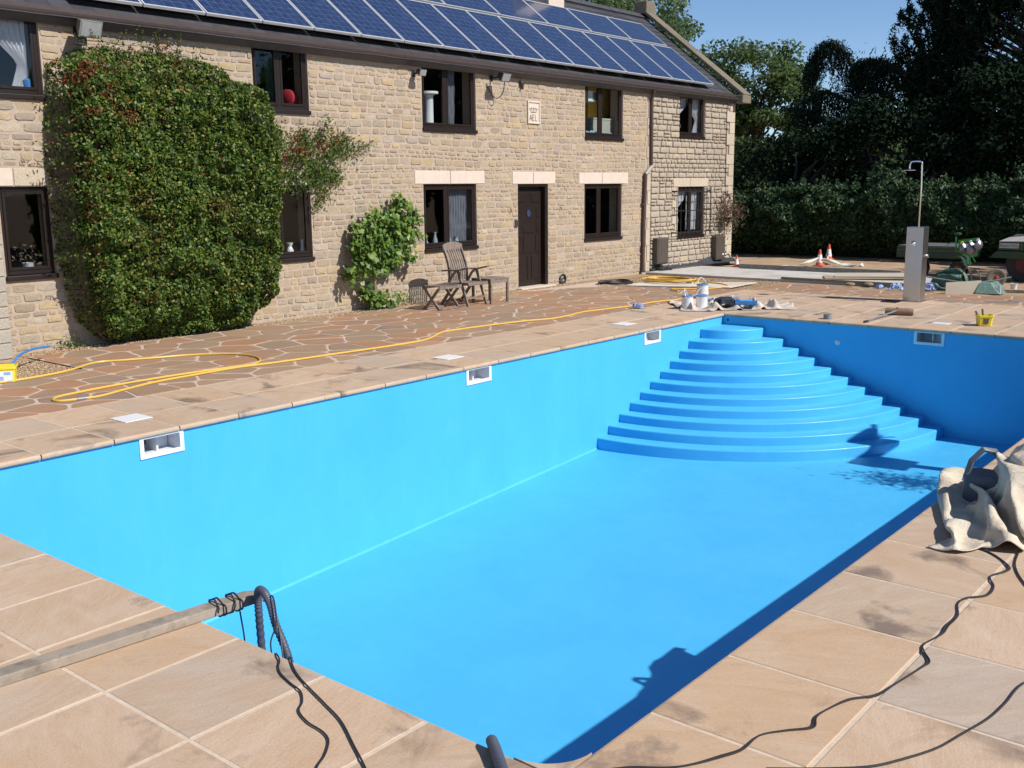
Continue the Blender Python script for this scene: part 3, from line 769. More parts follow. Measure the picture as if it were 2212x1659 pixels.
# ---------------------------------------------------------------- windows and door
def window(y0, y1, z0, z1, mull=None, opener=None):
    m_ = MB(); xf, xb = FX-.045, FX-.105; t_ = .055
    m_.box(xb, xf, y0+.002, y0+t_, z0+.03, z1-.002); m_.box(xb, xf, y1-t_, y1-.002, z0+.03, z1-.002)
    m_.box(xb, xf, y0+t_, y1-t_, z1-t_, z1-.002); m_.box(xb, xf, y0+t_, y1-t_, z0+.06, z0+.06+t_)
    f = m_.build('window', BROWNP, HS, bevel=.006, seg=1)
    edges = [y0+t_]
    if mull:
        q = MB(); q.box(xb+.001, xf+.004, mull-.035, mull+.035, z0+.061, z1-.003); q.build('mullion', BROWNP, f, bevel=.006, seg=1); edges += [mull-.035, mull+.035]
    edges.append(y1-t_)
    for a, b_ in zip(edges[::2], edges[1::2]):
        q = MB()                                                # casement sash
        q.box(xf-.03, xf+.006, a+.001, a+.038, z0+.06+t_, z1-t_-.001); q.box(xf-.03, xf+.006, b_-.038, b_-.001, z0+.06+t_, z1-t_-.001)
        q.box(xf-.03, xf+.006, a+.038, b_-.038, z1-t_-.04, z1-t_-.001); q.box(xf-.03, xf+.006, a+.038, b_-.038, z0+.061+t_, z0+.1+t_)
        q.build('sash', BROWNP, f, bevel=.004, seg=1)
        q = MB(); q.add([(xf-.015, a+.03, z0+.09+t_), (xf-.015, b_-.03, z0+.09+t_), (xf-.015, b_-.03, z1-t_-.03), (xf-.015, a+.03, z1-t_-.03)], [(0,1,2,3)])
        q.build('pane', GLASS, f)
    q = MB(); q.box(xb-.05, FX+.035, y0-.01, y1+.01, z0-.004, z0+.058); q.build('sill', BROWNP, f, bevel=.008)
    return f
mulls = dict(W2=7.63, W3=11.30, W4=16.12, W5=19.93, G2=7.5, G3=11.27, G4=16.08, G5=19.98)
for k, h in OPEN.items():
    if k != 'D': window(*h, mulls.get(k))
# net curtains, one object for each
def curtain(label, y0, y1, z0, z1, mat=CURTAIN, tie=None, x=FX-.17, taper=0., folds=7, amp=.02):
    m_ = MB(); nu, nv = folds*6, 14
    for j in range(nv+1):
        v = j/nv; z = z0+(z1-z0)*v
        a, b_ = y0, y1
        if tie is not None:
            k = (1-math.exp(-((v-.32)/.30)**2)) if v > .32 else .35*(.32-v)/.32
            if tie > 0: a = y1-(y1-y0)*(.30+.70*k)
            else: b_ = y0+(y1-y0)*(.30+.70*k)
        for i in range(nu+1):
            u = i/nu; y = a+(b_-a)*u
            m_.v.append((x+amp*math.sin(u*folds*6.283+j*.12)+.006*math.sin(j*1.3+u*9), y, z+.015*math.sin(u*folds*3.1)*(1 if j == 0 else 0)))
    for j in range(nv):
        for i in range(nu): m_.f.append([j*(nu+1)+i, j*(nu+1)+i+1, (j+1)*(nu+1)+i+1, (j+1)*(nu+1)+i]); m_.mi.append(0)
    tag(m_.build('curtain', mat, None, smooth=True), label, 'curtain')
GREYC = mk('grey_curtain', (.20,.20,.235), .9, .08, 6)
curtain('white tied net curtain inside the upstairs window at the far left', 3.42, 3.86, 3.2, 4.1, tie=1, folds=6)
curtain('lilac net curtain left half of the small upstairs window by the house corner', 19.42, 19.95, 3.35, 4.08, tie=-1, folds=6)
curtain('lilac net curtain right half of the small upstairs window by the house corner', 19.95, 20.5, 3.2, 4.08, tie=1, folds=6)
curtain('white net curtain left half of the barred ground floor window', 19.4, 19.98, 1.1, 1.92, tie=-1, folds=6)
curtain('white net curtain right half of the barred ground floor window', 19.98, 20.5, .9, 1.92, folds=6)
curtain('grey long curtain in the ground floor window behind the wooden chair', 11.45, 11.95, .95, 2.03, GREYC, folds=7)
curtain('pale curtain in the upstairs window between the two small floodlights', 11.40, 11.66, 3.05, 4.1, GREYC, folds=4)
# front door
b = MB(); x0 = FX-.13
b.box(x0-.05, x0, 13.33, 14.17, .03, 1.98); dr = b.build('door', BROWNP, HS, bevel=.004)
b = MB(); b.box(x0-.06, FX-.03, 13.270, 13.328, .0, 2.03); b.box(x0-.06, FX-.03, 14.172, 14.238, .0, 2.03); b.box(x0-.06, FX-.03, 13.328, 14.172, 1.985, 2.03); b.build('door_frame', BROWNP, dr, bevel=.005)
for ya, yb, za, zb in [(13.40,13.66,.15,.62),(13.84,14.1,.15,.62),(13.40,13.52,.68,1.02),(13.58,13.92,.68,1.02),(13.98,14.1,.68,1.02),(13.40,13.50,1.10,1.32),(13.40,13.50,1.38,1.62),(14.0,14.1,1.10,1.32),(14.0,14.1,1.38,1.62),(13.58,13.92,1.08,1.22),(13.40,13.66,1.68,1.88),(13.84,14.1,1.68,1.88),(13.7,13.8,.15,.62)]:
    q = MB(); q.box(x0-.005, x0+.014, ya, yb, za, zb); q.build('panel', BROWNP, dr, bevel=.012, seg=2)
q = MB(); q.lathe([(.052, 0), (.052, .012), (.04, .014)], (x0+.003, 13.75, 1.46), 20, (1,0,0)); q.v = [(x, y, 1.46+(z-1.46)*1.25) for x, y, z in q.v]; q.build('glass_oval', mk('blue_glass', (.04,.06,.15), .1, .4, 30), dr, smooth=True)
q = MB(); q.box(x0, x0+.012, 13.365, 13.40, .92, 1.12); q.bar((x0+.04, 13.38, 1.03), (x0+.04, 13.50, 1.03), .018, .018); q.bar((x0+.0, 13.38, 1.03), (x0+.045, 13.38, 1.03), .02, .02); q.build('handle', CHROME, dr)
b = MB(); b.box(FX-.3, FX+.14, 13.20, 14.32, -.03, .012); b.build('doorstep', LINTEL, HS, bevel=.006)

# ---------------------------------------------------------------- roof
PT = R(38); tp = math.tan(PT); nrmR = Vector((math.sin(PT), 0, math.cos(PT))); upR = Vector((-math.cos(PT), 0, math.sin(PT)))
def rz(x, off=0.): return 4.235+off+tp*(-5.17-x)
XR, XE = -8.05, -5.055
b = MB(); b.extr([(XE, Y0-.2, rz(XE)-.05), (XR, Y0-.2, rz(XR)-.05), (2*XR-XE, Y0-.2, rz(XE)-.05), (2*XR-XE-.1, Y0-.2, rz(XE)-.15), (XR, Y0-.2, rz(XR)-.2), (XE-.1, Y0-.2, rz(XE)-.15+.02)], (0, Y1+.1-Y0+.2, 0))
roof = b.build('roof', SLATE, HS)
sl = MB(); g_ = .215; k = 0; s_ = -.03
smax = (XE-XR)/math.cos(PT)
while s_ < smax-.05:
    y = Y0+(k % 2)*.15
    while y < Y1-.02:
        y1_ = min(Y1+.05, y+.295); c = Vector((XE, 0, rz(XE)-.035))+upR*(s_+.2)
        lift = rng.uniform(.006, .012)
        p0 = Vector((XE, y, rz(XE)-.045))+upR*s_; ln = min(.40, smax-s_)
        P = [p0+nrmR*(lift+.016), Vector((p0.x, y1_, p0.z))+nrmR*(lift+.016), Vector((p0.x, y1_, p0.z))+upR*ln+nrmR*.004, p0+upR*ln+nrmR*.004]
        sl.add(P+[q-nrmR*.007 for q in P], [(0,1,2,3),(4,5,1,0),(5,6,2,1),(6,7,3,2),(7,4,0,3)]); y += .30
    s_ += g_; k += 1
o = sl.build('slate_courses', SLATE, roof); o['kind'] = 'stuff'
b = MB(); y = Y0
while y < Y1-.1:
    b2 = MB(); b2.extr([(XR+.15, y, rz(XR)-.09), (XR, y, rz(XR)+.03), (XR-.15, y, rz(XR)-.09), (XR-.13, y, rz(XR)-.11), (XR, y, rz(XR)-.0), (XR+.13, y, rz(XR)-.11)], (0, .44, 0))
    if y > 12: b2.build('ridge_tile', SLATE, roof)
    y += .45
COPE = m_stone('coping_stone', [(0, (.17,.145,.105)), (.5, (.21,.175,.125)), (1, (.19,.16,.12))], (.11,.095,.07))
ncp = 6
for i in range(ncp):                                            # stone coping up the gable
    a, c = i/ncp, (i+1)/ncp; p0 = Vector((-4.97+(XR+4.97)*a, Y1-.06, 0)); p1 = Vector((-4.97+(XR+4.97)*c, Y1-.06, 0)); p0.z = rz(p0.x)+.105; p1.z = rz(p1.x)+.105
    m_ = MB(); d_ = nrmR*.075; m_.extr([p0+upR*.004, p1-upR*.004, p1-upR*.004+d_, p0+upR*.004+d_], (0, .40, 0)); o = m_.build('verge_coping', COPE, roof, bevel=.012, seg=1)
    at_ = o.data.attributes.new('tone', 'FLOAT', 'POINT'); at_.data.foreach_set('value', [rng.random()]*len(o.data.vertices))
for nm, bb in (('apex_stone', (XR-.2, XR+.2, Y1-.08, Y1+.36, rz(XR)+.02, rz(XR)+.34)), ('kneeler', (-5.22, -4.93, Y1-.10, Y1+.36, 4.02, 4.22))):
    m_ = MB(); m_.box(*bb)
    o = m_.build(nm, COPE, roof, bevel=.02); at_ = o.data.attributes.new('tone', 'FLOAT', 'POINT'); at_.data.foreach_set('value', [.6]*len(o.data.vertices))
b = MB(); b.box(XR-.3, XR+.42, 17.45, 18.05, 5.4, 7.4); ch = b.build('chimney', LINTEL, roof, bevel=.01)
b = MB(); b.box(FX-.02, FX+.055, Y0, Y1+.0, 4.10, 4.24); b.build('fascia', BROWNF, HS)
b = MB(); b.box(FX-.3, FX+.03, Y0, Y1, 4.165, 4.18); b.build('soffit', BROWNF, HS)
b = MB(); sec = []
for k in range(9):
    a = R(180+22.5*k); sec.append((FX+.12+.062*math.cos(a), 4.165+.075*math.sin(a)))
inn = [(FX+.12+(x-FX-.12)*.93, 4.165+(z-4.165)*.93) for x, z in sec[::-1]]
b.extr([(x, Y0, z) for x, z in sec+inn], (0, Y1-.05-Y0, 0)); gt = b.build('gutter', BROWNF, HS, smooth=True, ang=50)
y = .6
while y < Y1:
    q = MB(); q.extr([(FX+.12+(x-FX-.12)*1.07, y, 4.165+(z-4.165)*1.07) for x, z in sec], (0, .035, 0)); q.build('gutter_bracket', BROWNF, gt); y += 1.9
DP = mk('brown_pipe', (.085,.05,.04), .5, .15, 4)
b = MB(); b.tube([(FX+.13, 17.98, 4.1), (FX+.13, 17.98, 4.03), (FX+.06, 18.03, 3.93), (FX+.055, 18.03, 3.85), (FX+.055, 18.05, 2.42)], .036, 12); b.tube([(FX+.06, 17.80, 2.25), (FX+.055, 17.76, 1.2), (FX+.055, 17.74, .02)], .042, 12)
b.tube([(FX+.055,17.74,.02),(FX+.055,17.74,.08)], .06, 12); dp = b.build('downpipe', DP, HS, smooth=True)
b = MB(); b.tube([(FX+.06, 18.07, 2.42), (FX+.065, 17.92, 2.33), (FX+.06, 17.80, 2.23)], .044, 12); b.build('pipe_offset', mk('grey_pipe', (.32,.30,.27), .5, .1, 5), dp, smooth=True)
for z in (3.3, 1.55, .55):
    q = MB(); q.box(FX-.01, FX+.06, (18.04 if z > 2.4 else 17.755)-.065, (18.04 if z > 2.4 else 17.755)+.065, z, z+.035); q.build('pipe_clip', DP, dp)

# ---------------------------------------------------------------- carved plaque
pq = thing('carved_plaque', 'pale stone plaque with a carved crown and letters on the house wall', 'plaque', (FX, 13.77, 3.2))
y0, y1, z0, z1 = PLQ
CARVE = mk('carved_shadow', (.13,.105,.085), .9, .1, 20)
b = MB(); b.box(FX-.012, FX+.012, y0, y1, z0, z1); b.build('tablet', LINTEL, pq)
b = MB()
b.box(FX+.012, FX+.030, y0, y0+.035, z0, z1); b.box(FX+.012, FX+.030, y1-.035, y1, z0, z1); b.box(FX+.012, FX+.030, y0+.035, y1-.035, z0, z0+.03); b.box(FX+.012, FX+.030, y0+.035, y1-.035, z1-.035, z1)
b.build('moulding', LINTEL, pq, bevel=.004, seg=1)
cr = MB(); xa, xb = FX+.012, FX+.016; yc = 13.755
cr.box(xa, xb, yc-.085, yc+.085, 3.405, 3.418)
for k in range(5):
    yy = yc-.11+.055*k; ztop = 3.475+(.0 if k in (0, 4) else .012)
    cr.lathe([(.016, .004), (.016, 0)], (xa, yy, ztop), 10, (1,0,0)); cr.bar((xa+.002, yy, ztop), (xa+.002, yc-.085+.0425*k, 3.425), .010, .004, (1,0,0))
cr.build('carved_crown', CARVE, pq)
le = MB(); t_ = .013
def seg(a, b_): le.bar((xa+.002, a[0], a[1]), (xa+.002, b_[0], b_[1]), t_, .004, (1,0,0))
zb_, zt_ = 3.255, 3.365
seg((yc-.125, zb_), (yc-.085, zt_)); seg((yc-.085, zt_), (yc-.055, zb_)); seg((yc-.11, zb_+.04), (yc-.065, zb_+.04))
seg((yc-.03, zb_), (yc-.03, zt_)); seg((yc-.03, zt_), (yc+.02, zt_)); seg((yc-.03, zb_), (yc+.02, zb_)); seg((yc-.03, zb_+.055), (yc+.01, zb_+.055))
seg((yc+.055, zt_), (yc+.055, zb_)); seg((yc+.055, zb_), (yc+.11, zb_))
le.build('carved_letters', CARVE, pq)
# ================================================================ solar panels
def m_cells():
    m, t, p = newmat('solar_cells'); tc = nd(t, 'ShaderNodeTexCoord'); sx = nd(t, 'ShaderNodeSeparateXYZ'); t.links.new(tc.outputs['Object'], sx.inputs[0])
    def line(sock, pit, wd, off):
        a = nd(t, 'ShaderNodeMath', operation='ADD'); a.inputs[1].default_value = off; t.links.new(sock, a.inputs[0])
        d = nd(t, 'ShaderNodeMath', operation='DIVIDE'); d.inputs[1].default_value = pit; t.links.new(a.outputs[0], d.inputs[0])
        f = nd(t, 'ShaderNodeMath', operation='FRACT'); t.links.new(d.outputs[0], f.inputs[0])
        l = nd(t, 'ShaderNodeMath', operation='LESS_THAN'); l.inputs[1].default_value = wd; t.links.new(f.outputs[0], l.inputs[0]); return l.outputs[0]
    vo = nd(t, 'ShaderNodeTexVoronoi'); vo.inputs['Scale'].default_value = 16; t.links.new(tc.outputs['Object'], vo.inputs['Vector'])
    c = ramp(t, vo.outputs['Color'], [(0, (.012,.022,.065)), (.5, (.018,.034,.088)), (1, (.028,.048,.115))])
    for s_, q, wd, st in ((sx.outputs[0], .157, .03, .55), (sx.outputs[1], .157, .03, .55), (sx.outputs[0], .0523, .03, .18)):
        k = nd(t, 'ShaderNodeMath', operation='MULTIPLY'); k.inputs[1].default_value = st; t.links.new(line(s_, q, wd, 5.0), k.inputs[0])
        c = mixc(t, k.outputs[0], c, (.22,.27,.38))
    t.links.new(c, p.inputs['Base Color']); p.inputs['Roughness'].default_value = .12; p.inputs['Specular IOR Level'].default_value = .45
    return m
CELLS = m_cells(); ALU = mk('panel_aluminium', (.62,.62,.60), .4, .05, 5, metal=.3)
UND = mk('panel_underside', (.02,.02,.022), .6, 0)
Mrot = Matrix((Vector((0, 1, 0)), upR, nrmR)).transposed().to_4x4()
def panel_meshes(w_, h_):
    a, b_, t_, f = w_/2, h_/2, .04, .022
    m_ = MB(); m_.box(-a, a, -b_, -b_+f, -t_, 0); m_.box(-a, a, b_-f, b_, -t_, 0); m_.box(-a, -a+f, -b_+f, b_-f, -t_, 0); m_.box(a-f, a, -b_+f, b_-f, -t_, 0)
    g = MB(); g.box(-a+f-.003, a-f+.003, -b_+f-.003, b_-f+.003, -.014, -.004)
    out = []
    for mm, nm in ((m_, 'frame'), (g, 'cell_sheet')):
        me = bpy.data.meshes.new(nm); me.from_pydata(mm.v, [], mm.f); me.materials.append(ALU if nm == 'frame' else CELLS)
        bm = bmesh.new(); bm.from_mesh(me); bmesh.ops.recalc_face_normals(bm, faces=bm.faces); bm.to_mesh(me); bm.free(); out.append(me)
    return out
ORD = ['first', 'second', 'third', 'fourth', 'fifth', 'sixth', 'seventh', 'eighth', 'ninth', 'tenth', 'eleventh', 'twelfth', 'thirteenth', 'fourteenth', 'fifteenth', 'sixteenth', 'seventeenth', 'eighteenth']
def panels(ylist, wy, s0, hs, row, grp):
    P, Cc_ = panel_meshes(wy-.022, hs-.02)
    for i, yc in enumerate(ylist):
        o = bpy.data.objects.new('solar_panel', None); o.empty_display_size = .1; COL.objects.link(o)
        c = Vector((-5.17, yc, 4.41))+upR*(s0+hs/2)
        M_ = Mrot.copy(); M_.translation = c; o.matrix_world = M_
        tag(o, '%s blue solar panel from the gable end in the %s row on the roof' % (ORD[i], row), 'solar panel', grp)
        for me in (P, Cc_):
            k = bpy.data.objects.new(me.name, me); COL.objects.link(k); k.parent = o
lo = [20.95-.971*(i+.5) for i in range(17)]; hi = [20.86-1.63*(i+.5) for i in range(8)]
panels(lo, .971, 0, 1.605, 'lower upright', 'upright solar panels of the lower row')
panels(hi, 1.63, 1.66, 1.0, 'upper lengthwise', 'lengthwise solar panels of the upper row')
# mounting rails
for s_ in (.3, 1.3, 1.85, 2.5):
    a = Vector((-5.17, 4.3 if s_ < 1.6 else 7.8, 4.41))+upR*s_-nrmR*.075; b_ = Vector((a.x, 20.9, a.z))
    m_ = MB(); m_.bar(a, b_, .04, .05, nrmR); m_.build('panel_rail', UND, roof)
# ================================================================ plants
def noisy(P, sc, seed=0.):
    return np.array([noise.noise((p[0]*sc+seed, p[1]*sc, p[2]*sc)) for p in P])
# ---- big clipped shrub on the house wall
SH = thing('wall_shrub', 'huge clipped evergreen wall shrub with scattered red berries on the house front', 'shrub', (-4.9, 5.2, 0))
ZL = [0, .16, .35, .6, 1.1, 1.67, 2.3, 2.8, 3.3, 3.55, 3.75]
YL = [4.50, 4.30, 4.12, 4.02, 3.94, 3.88, 3.89, 3.92, 3.97, 4.00, 4.4]
YR = [6.72, 6.8, 6.95, 7.05, 7.12, 7.13, 7.16, 7.1, 6.95, 6.6, 6.0]
XF = [-4.95, -4.72, -4.60, -4.52, -4.46, -4.43, -4.43, -4.45, -4.52, -4.66, -4.95]
def shr(y, z):
    """front face x of the shrub, or None outside"""
    l, r_, f = np.interp(z, ZL, YL), np.interp(z, ZL, YR), np.interp(z, ZL, XF)
    if not (l < y < r_): return None
    e = min(y-l, r_-y); k = min(1, e/.26); return FX+(f-FX)*(1-(1-k)**2.6)
q = np.random.default_rng(3); PTS = []; OUT = []
while len(PTS) < 60000:
    y, z = q.uniform(3.5, 7.1), q.uniform(.02, 3.75)
    f = shr(y, z)
    if f is None: continue
    nz = .17*noise.noise((y*2.0, z*2.4, 1.))+.15*noise.noise((y*4.6, z*5.2, 5.))+.04*noise.noise((y*13, z*13, 8.))
    dp_ = abs(q.normal(0, .07))
    x = f+nz-dp_
    if x < FX: continue
    y += .10*noise.noise((z*3.1, y, 6.))*(1 if abs(y-5.3) > 1.2 else .3); z += .07*noise.noise((y*3.3, z, 2.)); PTS.append((x, y, z)); OUT.append((.8, .1*(1 if y > 5.3 else -1), .45))
PTS = np.array(PTS); OUT = np.array(OUT); OUT /= np.linalg.norm(OUT, axis=1)[:, None]
LSH = leafmat('shrub_leaf', [(0, (.018,.05,.009)), (.25, (.040,.090,.013)), (.55, (.085,.145,.019)), (.85, (.15,.195,.028)), (.96, (.23,.23,.045)), (1, (.28,.25,.07))], red=(.15,.06,.018), redscale=1.5, redcut=(.56, .75), trans=.22, rough=.5, spec=.3)
leafmesh('foliage', PTS, .052, LSH, SH, .55, OUT, rng=q, bias=.45)
# sprays above the top and to the left
TP = []; TO = []
for k in range(70):
    y, z = q.uniform(4.3, 6.0), q.uniform(3.55, 3.75); d = np.array([q.uniform(-.05, .1), q.uniform(-.5, .5), q.uniform(.35, 1)]); d /= np.linalg.norm(d)
    ln = q.uniform(.1, .42)*(1 if 4.6 < y < 5.8 else .45)
    for t in np.arange(0, ln, .012): TP.append((-4.85+q.normal(0, .02)+d[0]*t, y+d[1]*t+q.normal(0, .018), z+d[2]*t+q.normal(0, .018)))
for (y, z) in [(3.95, 2.55), (3.95, 2.35), (3.95, 1.15), (4.05, 3.2), (3.95, 2.1), (4.0, .85)]:
    for k in range(3):
        d = np.array([q.uniform(0, .3), -1, q.uniform(-.5, .5)]); d /= np.linalg.norm(d)
        for t in np.arange(0, q.uniform(.12, .34), .018): TP.append((-4.95+q.normal(0, .02)+d[0]*t, y+d[1]*t+q.normal(0, .015), z+d[2]*t+q.normal(0, .015)))
LSH2 = leafmat('shrub_new_leaf', [(0, (.035,.07,.015)), (.5, (.08,.11,.028)), (1, (.15,.15,.045))], red=(.26,.05,.02), redscale=2.5, redcut=(.55, .65), trans=.3)
leafmesh('new_shoots', np.array(TP), .04, LSH2, SH, .5, rng=q)
BER = []
for k in range(520):
    z = q.choice([q.uniform(2.8, 3.6), q.uniform(.5, 3.4)], p=[.6, .4]); y = q.uniform(3.6, 4.9) if q.random() < .75 else q.uniform(3.6, 6.9)
    f = shr(y, z)
    if f is None or noise.noise((y*2.3, z*2.3, 4.4)) < .02: continue
    for j in range(5): BER.append((f+.03+q.normal(0, .02), y+q.normal(0, .03), z+q.normal(0, .03)))
BER = np.array(BER)
leafmesh('berries', BER, .018, mk('berry_red', (.30,.045,.02), .5, 0, rk='island', pal=[(.22,.03,.015), (.30,.07,.02), (.16,.04,.02)]), SH, .95, rng=q)['kind'] = 'stuff'
RT = []; 
for k in range(1900):
    z = q.uniform(2.9, 3.62) if k < 1500 else q.uniform(.6, 3.3); y = (4.0+abs(q.normal(0, .28))) if k < 1500 else (3.95+abs(q.normal(0, .12))); f = shr(y, z)
    if f is None or noise.noise((y*6, z*6, 2.)) < -.05: continue
    RT.append((f+q.normal(.02, .04), y, z))
leafmesh('reddish_foliage', np.array(RT), .045, leafmat('red_leaf', [(0, (.10,.03,.012)), (.5, (.20,.055,.02)), (.8, (.12,.07,.02)), (1, (.30,.06,.025))], trans=.2), SH, .55, rng=q)
CORE = mk('shrub_core', (.020,.022,.010), .95, .3, 6)
b = MB(); ny, nz_ = 24, 24
for j in range(nz_+1):
    z = .03+3.5*j/nz_
    for i in range(ny+1):
        l, r_ = np.interp(z, ZL, YL)+.12, np.interp(z, ZL, YR)-.12; y = l+(r_-l)*i/ny; f = shr(y, z) or FX
        b.v.append((max(FX+.005, f-.17+.05*noise.noise((y*3, z*3, 2.))), float(y), z))
for j in range(nz_):
    for i in range(ny): b.f.append([j*(ny+1)+i, j*(ny+1)+i+1, (j+1)*(ny+1)+i+1, (j+1)*(ny+1)+i]); b.mi.append(0)
b.build('twig_core', CORE, SH, smooth=True)
b = MB()
for k in range(16):
    y = 4.2+2.3*k/15+q.uniform(-.05, .05); b.tube(smoothpts([(-5.05, 5.2+(y-5.2)*.7, -.05), (-4.95, y, .3), (-4.8, y+q.uniform(-.2, .2), .9)], 4), [.022]*4+[.016]*4+[.008], 6)
b.build('stems', BARK, SH, smooth=True)

def spray(P0, P1, n, spread, q_): 
    t = q_.random(n)[:, None]; return np.array(P0)+(np.array(P1)-np.array(P0))*t+q_.normal(0, spread, (n, 3))*np.array([.5, 1, 1])
# ---- side branches of the shrub over the wall
SB = thing('trained_branch', 'leafy side branch with red berries spreading right over the house wall', 'branch', (-5.1, 8.2, 1.7))
limbs = [((7.0, 2.35), (7.5, 2.5), (8.0, 2.55), (8.35, 2.75), (8.37, 3.05)), ((7.6, 2.5), (8.2, 2.4), (8.8, 2.55), (9.35, 2.70)), ((7.2, 2.3), (7.7, 2.2), (8.2, 2.25), (8.3, 1.95), (8.1, 1.7)), ((7.3, 2.5), (7.5, 2.75), (7.42, 2.92)), ((8.1, 2.35), (8.5, 2.2), (8.6, 2.15)), ((7.0, 2.1), (7.5, 2.15), (7.9, 2.1), (8.25, 2.1)), ((7.8, 2.45), (7.95, 2.7), (8.0, 2.85)), ((8.4,2.5),(8.7,2.7),(8.85,2.75))]
b = MB(); LP = []
for lm in limbs:
    pts = smoothpts([(FX+.03+.10*math.sin(i*1.3+lm[0][1]), y, z) for i, (y, z) in enumerate(lm)], 6); b.tube(pts, [.014*(1-.7*i/len(pts)) for i in range(len(pts))], 6)
    for i, p in enumerate(pts):
        wd = .115 if 0.08 < i/len(pts) < .8 else .06
        LP.append(np.array(p)+q.normal(0, 1, (46 if wd > .1 else 22, 3))*np.array([.05, wd, wd*.8])+np.array([.06, 0, 0]))
b.build('limb', BARK, SB, smooth=True); LP = np.vstack(LP); LP[:, 0] = np.maximum(LP[:, 0], FX+.02)
LSB = leafmat('branch_leaf', [(0, (.03,.075,.012)), (.4, (.075,.14,.02)), (.8, (.14,.20,.03)), (1, (.2,.22,.05))], red=(.24,.05,.02), redscale=2.2, redcut=(.56, .64), trans=.3)
leafmesh('foliage', LP, .048, LSB, SB, .5, np.tile([[.7, 0, .5]], (len(LP), 1)), rng=q, bias=.4)
# ---- grape vine
VN = thing('grape_vine', 'bright green grape vine climbing the wall left of the wooden chair', 'vine', (-5.05, 9.3, 0))
b = MB(); b.tube(smoothpts([(-5.0, 9.28, -.03), (-5.02, 9.25, .3), (-5.0, 9.22, .62), (-5.05, 9.3, 1.0), (-5.08, 9.6, 1.5), (-5.1, 9.8, 1.8)], 5), [.028]*10+[.02]*8+[.01]*8, 8); b.build('trunk', mk('vine_bark', (.24,.18,.13), .95, .3, 15), VN, smooth=True)
blobs = [(9.85, 1.72, .13, 70), (10.08, 1.55, .14, 60), (9.65, 1.45, .22, 150), (9.9, 1.3, .22, 130), (10.1, 1.2, .14, 50), (9.3, 1.5, .14, 60), (9.0, 1.25, .2, 110), (8.85, 1.05, .16, 80), (9.3, 1.1, .28, 220), (9.7, 1.0, .22, 120), (9.95, .85, .1, 25), (9.0, .75, .22, 130), (9.35, .7, .16, 70), (8.72, .62, .13, 45), (9.6, .75, .12, 40), (10.15, .8, .07, 14), (10.25, 1.45, .08, 18), (9.2, .18, .16, 60), (9.45, .12, .14, 50), (9.0, .3, .1, 30), (9.75, .2, .08, 14)]
VP = np.vstack([np.array([-4.97, y, z])+q.normal(0, 1, (int(n_*1.15), 3))*np.array([.07, r_*.62, r_*.58]) for y, z, r_, n_ in blobs]); VP[:, 0] = np.maximum(VP[:, 0], FX+.03)
LVN = leafmat('vine_leaf', [(0, (.05,.12,.02)), (.4, (.10,.19,.03)), (.8, (.17,.27,.045)), (1, (.27,.34,.07))], trans=.35, rough=.45)
leafmesh('foliage', VP, .10, LVN, VN, .85, np.tile([[.75, .1, .55]], (len(VP), 1)), rng=q, bias=.6, droop=.6)
# weeds at the wall foot
for i, (y, lab) in enumerate([(10.0, 'behind the folding stool'), (3.95, 'left of the big wall shrub')]):
    P_ = np.array([-5.08, y, .05])+q.normal(0, 1, (70, 3))*np.array([.05, .1, .05]); P_[:, 2] = np.abs(P_[:, 2])
    wd_ = thing('weed', 'small green weed at the wall foot '+lab, 'weed', (-5.08, y, 0), 'weeds at the wall foot'); leafmesh('foliage', P_, .05, LSB, wd_, .4, rng=q)
# ---- hanging basket at the house corner
HB = thing('hanging_basket', 'overgrown hanging basket of dry reddish plants at the house corner', 'hanging basket', (-4.95, 21.5, 1.0))
P_ = np.vstack([np.array([-4.95, 21.5, 1.32])+q.normal(0, 1, (1100, 3))*np.array([.12, .27, .16]), np.array([-4.95, 21.75, 1.15])+q.normal(0, 1, (280, 3))*np.array([.1, .25, .2]), np.array([-4.97, 21.4, 1.62])+q.normal(0, 1, (150, 3))*np.array([.08, .25, .12])])
leafmesh('foliage', P_, .055, leafmat('basket_leaf', [(0, (.05,.03,.02)), (.3, (.10,.05,.035)), (.6, (.08,.085,.03)), (.85, (.16,.12,.06)), (1, (.25,.2,.12))], red=(.22,.07,.08), redscale=4, redcut=(.5, .6), trans=.2), HB, .4, rng=q)
b = MB(); b.lathe([(.02, -.12), (.12, -.09), (.17, 0), (.175, .02)], (-4.97, 21.5, 1.15), 14); b.build('basket', mk('basket_liner', (.06,.045,.03), .95, .3, 20), HB, smooth=True)
b = MB(); b.bar((FX-.01, 21.5, 1.75), (-4.9, 21.5, 1.75), .02, .02); b.bar((FX, 21.5, 1.5), (-4.98, 21.5, 1.74), .015, .015); b.tube([(-4.95, 21.5, 1.74), (-4.85, 21.5, 1.17)], .004, 5); b.tube([(-4.95, 21.5, 1.74), (-5.08, 21.5, 1.17)], .004, 5); b.build('bracket', BLACK, HB)

